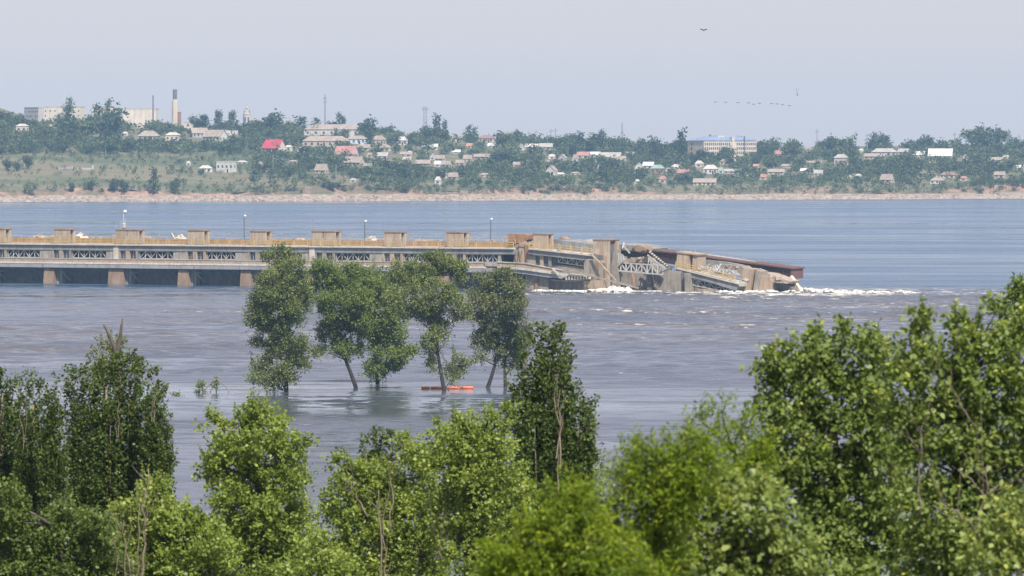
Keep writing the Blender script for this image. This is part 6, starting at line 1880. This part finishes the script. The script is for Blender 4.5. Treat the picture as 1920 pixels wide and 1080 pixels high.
# --- big leafy trees on the right, close
def maple(label, lobes, Y, seed, tr, mat='maple', leaf=.084, lai=2.6, tint0=.45, tv=.15):
    global NL
    b = at(tr[0][0], tr[0][1], Y); b.z = float(bank_z(b.x, Y))
    path = [b - Vector((0, 0, .5))] + [p + Vector((0, .5, 0)) for p in px_path(tr[1:], Y)]
    t, n = lobe_tree('broadleaf_tree', label, b, lobes, Y, leaf, .62, mat, path, .09, lai, .30, seed, 'tree', 'big leafy trees on the right', 'bark', 12, 12, .28, tint0, tv, .3, .2, True, .5, .45, True, .05, 1.0, .0045, True, 4, .42, .5)
    NL += n
    return t
maple('big leafy tree with yellow shoot tips, left part of the right-hand trees', [(1436, 680, 22, 14), (1462, 692, 28, 20), (1480, 662, 16, 18), (1514, 668, 26, 24), (1528, 640, 10, 14), (1580, 628, 16, 18), (1598, 660, 32, 28), (1552, 690, 34, 26), (1640, 650, 28, 24), (1500, 705, 34, 24), (1640, 690, 36, 28),
       (1450, 730, 32, 26), (1510, 750, 42, 32), (1580, 735, 42, 34), (1640, 745, 42, 34), (1436, 775, 26, 24), (1480, 800, 42, 32), (1550, 800, 48, 36), (1630, 810, 48, 38), (1456, 850, 40, 30), (1520, 865, 48, 36), (1600, 880, 50, 40), (1660, 870, 42, 38), (1480, 915, 46, 34), (1560, 940, 52, 40), (1640, 950, 52, 40), (1600, 1010, 60, 44), (1520, 1000, 50, 40), (1680, 1030, 60, 44), (1580, 1075, 70, 36)],
      82, 401, [(1580, 1140), (1578, 1000), (1574, 900), (1568, 800), (1570, 720)])
maple('big leafy tree with bare twigs showing, right part of the right-hand trees', [(1730, 602, 12, 22), (1722, 640, 22, 26), (1690, 672, 30, 26), (1748, 672, 34, 28), (1792, 612, 11, 18), (1800, 650, 28, 30), (1776, 700, 36, 30), (1832, 625, 20, 22), (1846, 665, 32, 32), (1864, 590, 10, 16), (1890, 650, 34, 34), (1930, 630, 34, 40),
       (1712, 720, 38, 32), (1830, 720, 42, 34), (1890, 720, 42, 36), (1700, 780, 46, 36), (1770, 770, 46, 38), (1850, 790, 50, 40), (1920, 790, 46, 44), (1710, 850, 50, 40), (1790, 850, 52, 42), (1870, 870, 54, 44), (1940, 870, 40, 46), (1730, 930, 54, 42), (1820, 940, 56, 44), (1900, 960, 50, 46), (1760, 1010, 60, 44), (1850, 1030, 60, 46), (1750, 1075, 70, 36)],
      78, 402, [(1800, 1140), (1806, 1000), (1812, 900), (1806, 800), (1800, 720)], tint0=.47)
maple('dark small-leaved tree at the right edge rising above the others', [(1896, 560, 18, 18), (1914, 545, 18, 18), (1930, 570, 26, 30), (1888, 590, 22, 22), (1915, 610, 30, 26), (1880, 625, 24, 20), (1945, 620, 24, 40)], 120, 403, [(1915, 1140), (1915, 900), (1914, 700), (1914, 600)], leaf=.09, tint0=.3)
maple('pale leafy tree in front at the bottom, large sunlit leaves', [(1328, 925, 30, 20), (1300, 950, 30, 24), (1370, 925, 34, 26), (1420, 935, 40, 30), (1340, 975, 40, 30), (1400, 990, 46, 34), (1270, 1000, 36, 26), (1220, 1035, 40, 28), (1320, 1030, 50, 36), (1180, 1065, 40, 22), (1270, 1065, 56, 34), (1400, 1055, 60, 40), (1480, 1030, 50, 40), (1490, 1080, 60, 36), (1440, 960, 30, 28), (1210, 1105, 60, 28), (1330, 1105, 70, 34), (1430, 1110, 70, 34)],
      66, 404, [(1380, 1150), (1378, 1080), (1376, 1010), (1374, 960)], 'pale_maple', .09)
maple('bright leafy tree in the bottom right corner', [(1880, 985, 26, 22), (1920, 975, 30, 30), (1850, 1020, 30, 24), (1900, 1030, 40, 34), (1860, 1065, 46, 30), (1935, 1060, 40, 40)], 68, 405, [(1895, 1150), (1895, 1090), (1898, 1040), (1898, 1005)], 'pale_maple', .085)
dead_stems('bare branching limb showing inside the right-hand tree', [([(1845, 1030), (1830, 990), (1790, 960), (1765, 945)], .03), ([(1832, 1000), (1836, 960), (1846, 930), (1880, 905)], .028), ([(1846, 930), (1820, 900), (1795, 880)], .02), ([(1850, 925), (1848, 890), (1852, 870)], .016), ([(1724, 970), (1724, 900), (1726, 830), (1728, 800)], .022), ([(1726, 850), (1710, 825), (1690, 800)], .014)], 75.6, 4)
dead_stems('thin twigs arching across the upper right-hand foliage', [([(1830, 800), (1800, 760), (1786, 720), (1782, 690)], .016), ([(1805, 765), (1770, 745)], .01), ([(1795, 745), (1812, 730)], .01)], 75.8, 5)

# --- birds
def bird(x, y, span, label, pose, Y=700, group=None):
    span = span * 1.15
    c = at(x, y, Y); s = span * Y / F / 2
    t = thing('bird', label, 'bird', c, group)
    mb = MB()
    up = {'glide': .35, 'up': 1.9, 'flat': .15, 'down': -.3}[pose]
    mb.tube([c + Vector((-.1 * s, .5 * s, 0)), c, c + Vector((.12 * s, -.45 * s, .05 * s)), c + Vector((.16 * s, -.7 * s, .1 * s))], [.03 * s, .16 * s, .13 * s, .04 * s], 8)
    wx = .35 if pose == 'up' else 1.0
    for sg in (-1, 1):
        a = c + Vector((sg * .08 * s, 0, .05 * s)); e = c + Vector((sg * .5 * s * wx, .1 * s, .05 * s + up * s * .42)); f = c + Vector((sg * s * wx, .35 * s, up * s * (1 if pose == 'up' else .85)))
        ch = Vector((0, .34 * s, 0)); th_ = Vector((0, 0, .28 * s))
        for p, q, cw0, cw1 in ((a, e, 1, .9), (e, f, .9, .25)):
            mb.hexa([p - ch * cw0 * .5, p + ch * cw0 * .5, q + ch * cw1 * .5, q - ch * cw1 * .5, p - ch * cw0 * .5 + th_, p + ch * cw0 * .5 + th_, q + ch * cw1 * .5 + th_, q - ch * cw1 * .5 + th_])
    mb.build('body', M['bird'], t)
bird(1319.5, 57.5, 11.5, 'lone dark bird with raised wings high in the sky', 'glide')
bird(1495, 178, 11, 'dark bird with wings straight up above the end of the flock', 'up')
for i, (x, y) in enumerate([(1342, 192), (1361, 192.5), (1383.5, 193), (1403, 193), (1413, 196), (1424, 194.5), (1447, 195), (1457, 195), (1467, 197), (1480, 199)]):
    bird(x, y, 5.2, 'small bird in the line-up over the far bank, %s' % ['leftmost', 'second from left', 'third from left', 'fourth from left', 'fifth from left and a little lower', 'sixth from left', 'seventh from left', 'eighth from left', 'ninth from left', 'rightmost'][i], ['flat', 'glide', 'flat', 'down'][i % 4], 900, 'flock of birds in a line')

# ------------------------------------------------------------------ haze
mh = bpy.data.materials.new('haze'); mh.use_nodes = True
th_ = mh.node_tree
for n in list(th_.nodes): th_.nodes.remove(n)
ho = th_.nodes.new('ShaderNodeOutputMaterial'); pv = th_.nodes.new('ShaderNodeVolumePrincipled')
pv.inputs['Color'].default_value = (0.40, 0.66, 1.0, 1)
pv.inputs['Density'].default_value = 6.8e-5
pv.inputs['Anisotropy'].default_value = 0.0
th_.links.new(pv.outputs[0], ho.inputs['Volume'])
hz = MB().box(-2000, 2000, -300, 5700, -8, 90).build('haze', mh)
tag(hz, 'thin blue summer haze over the river and far bank', 'haze', kind='stuff')
print('LEAVES', NL)
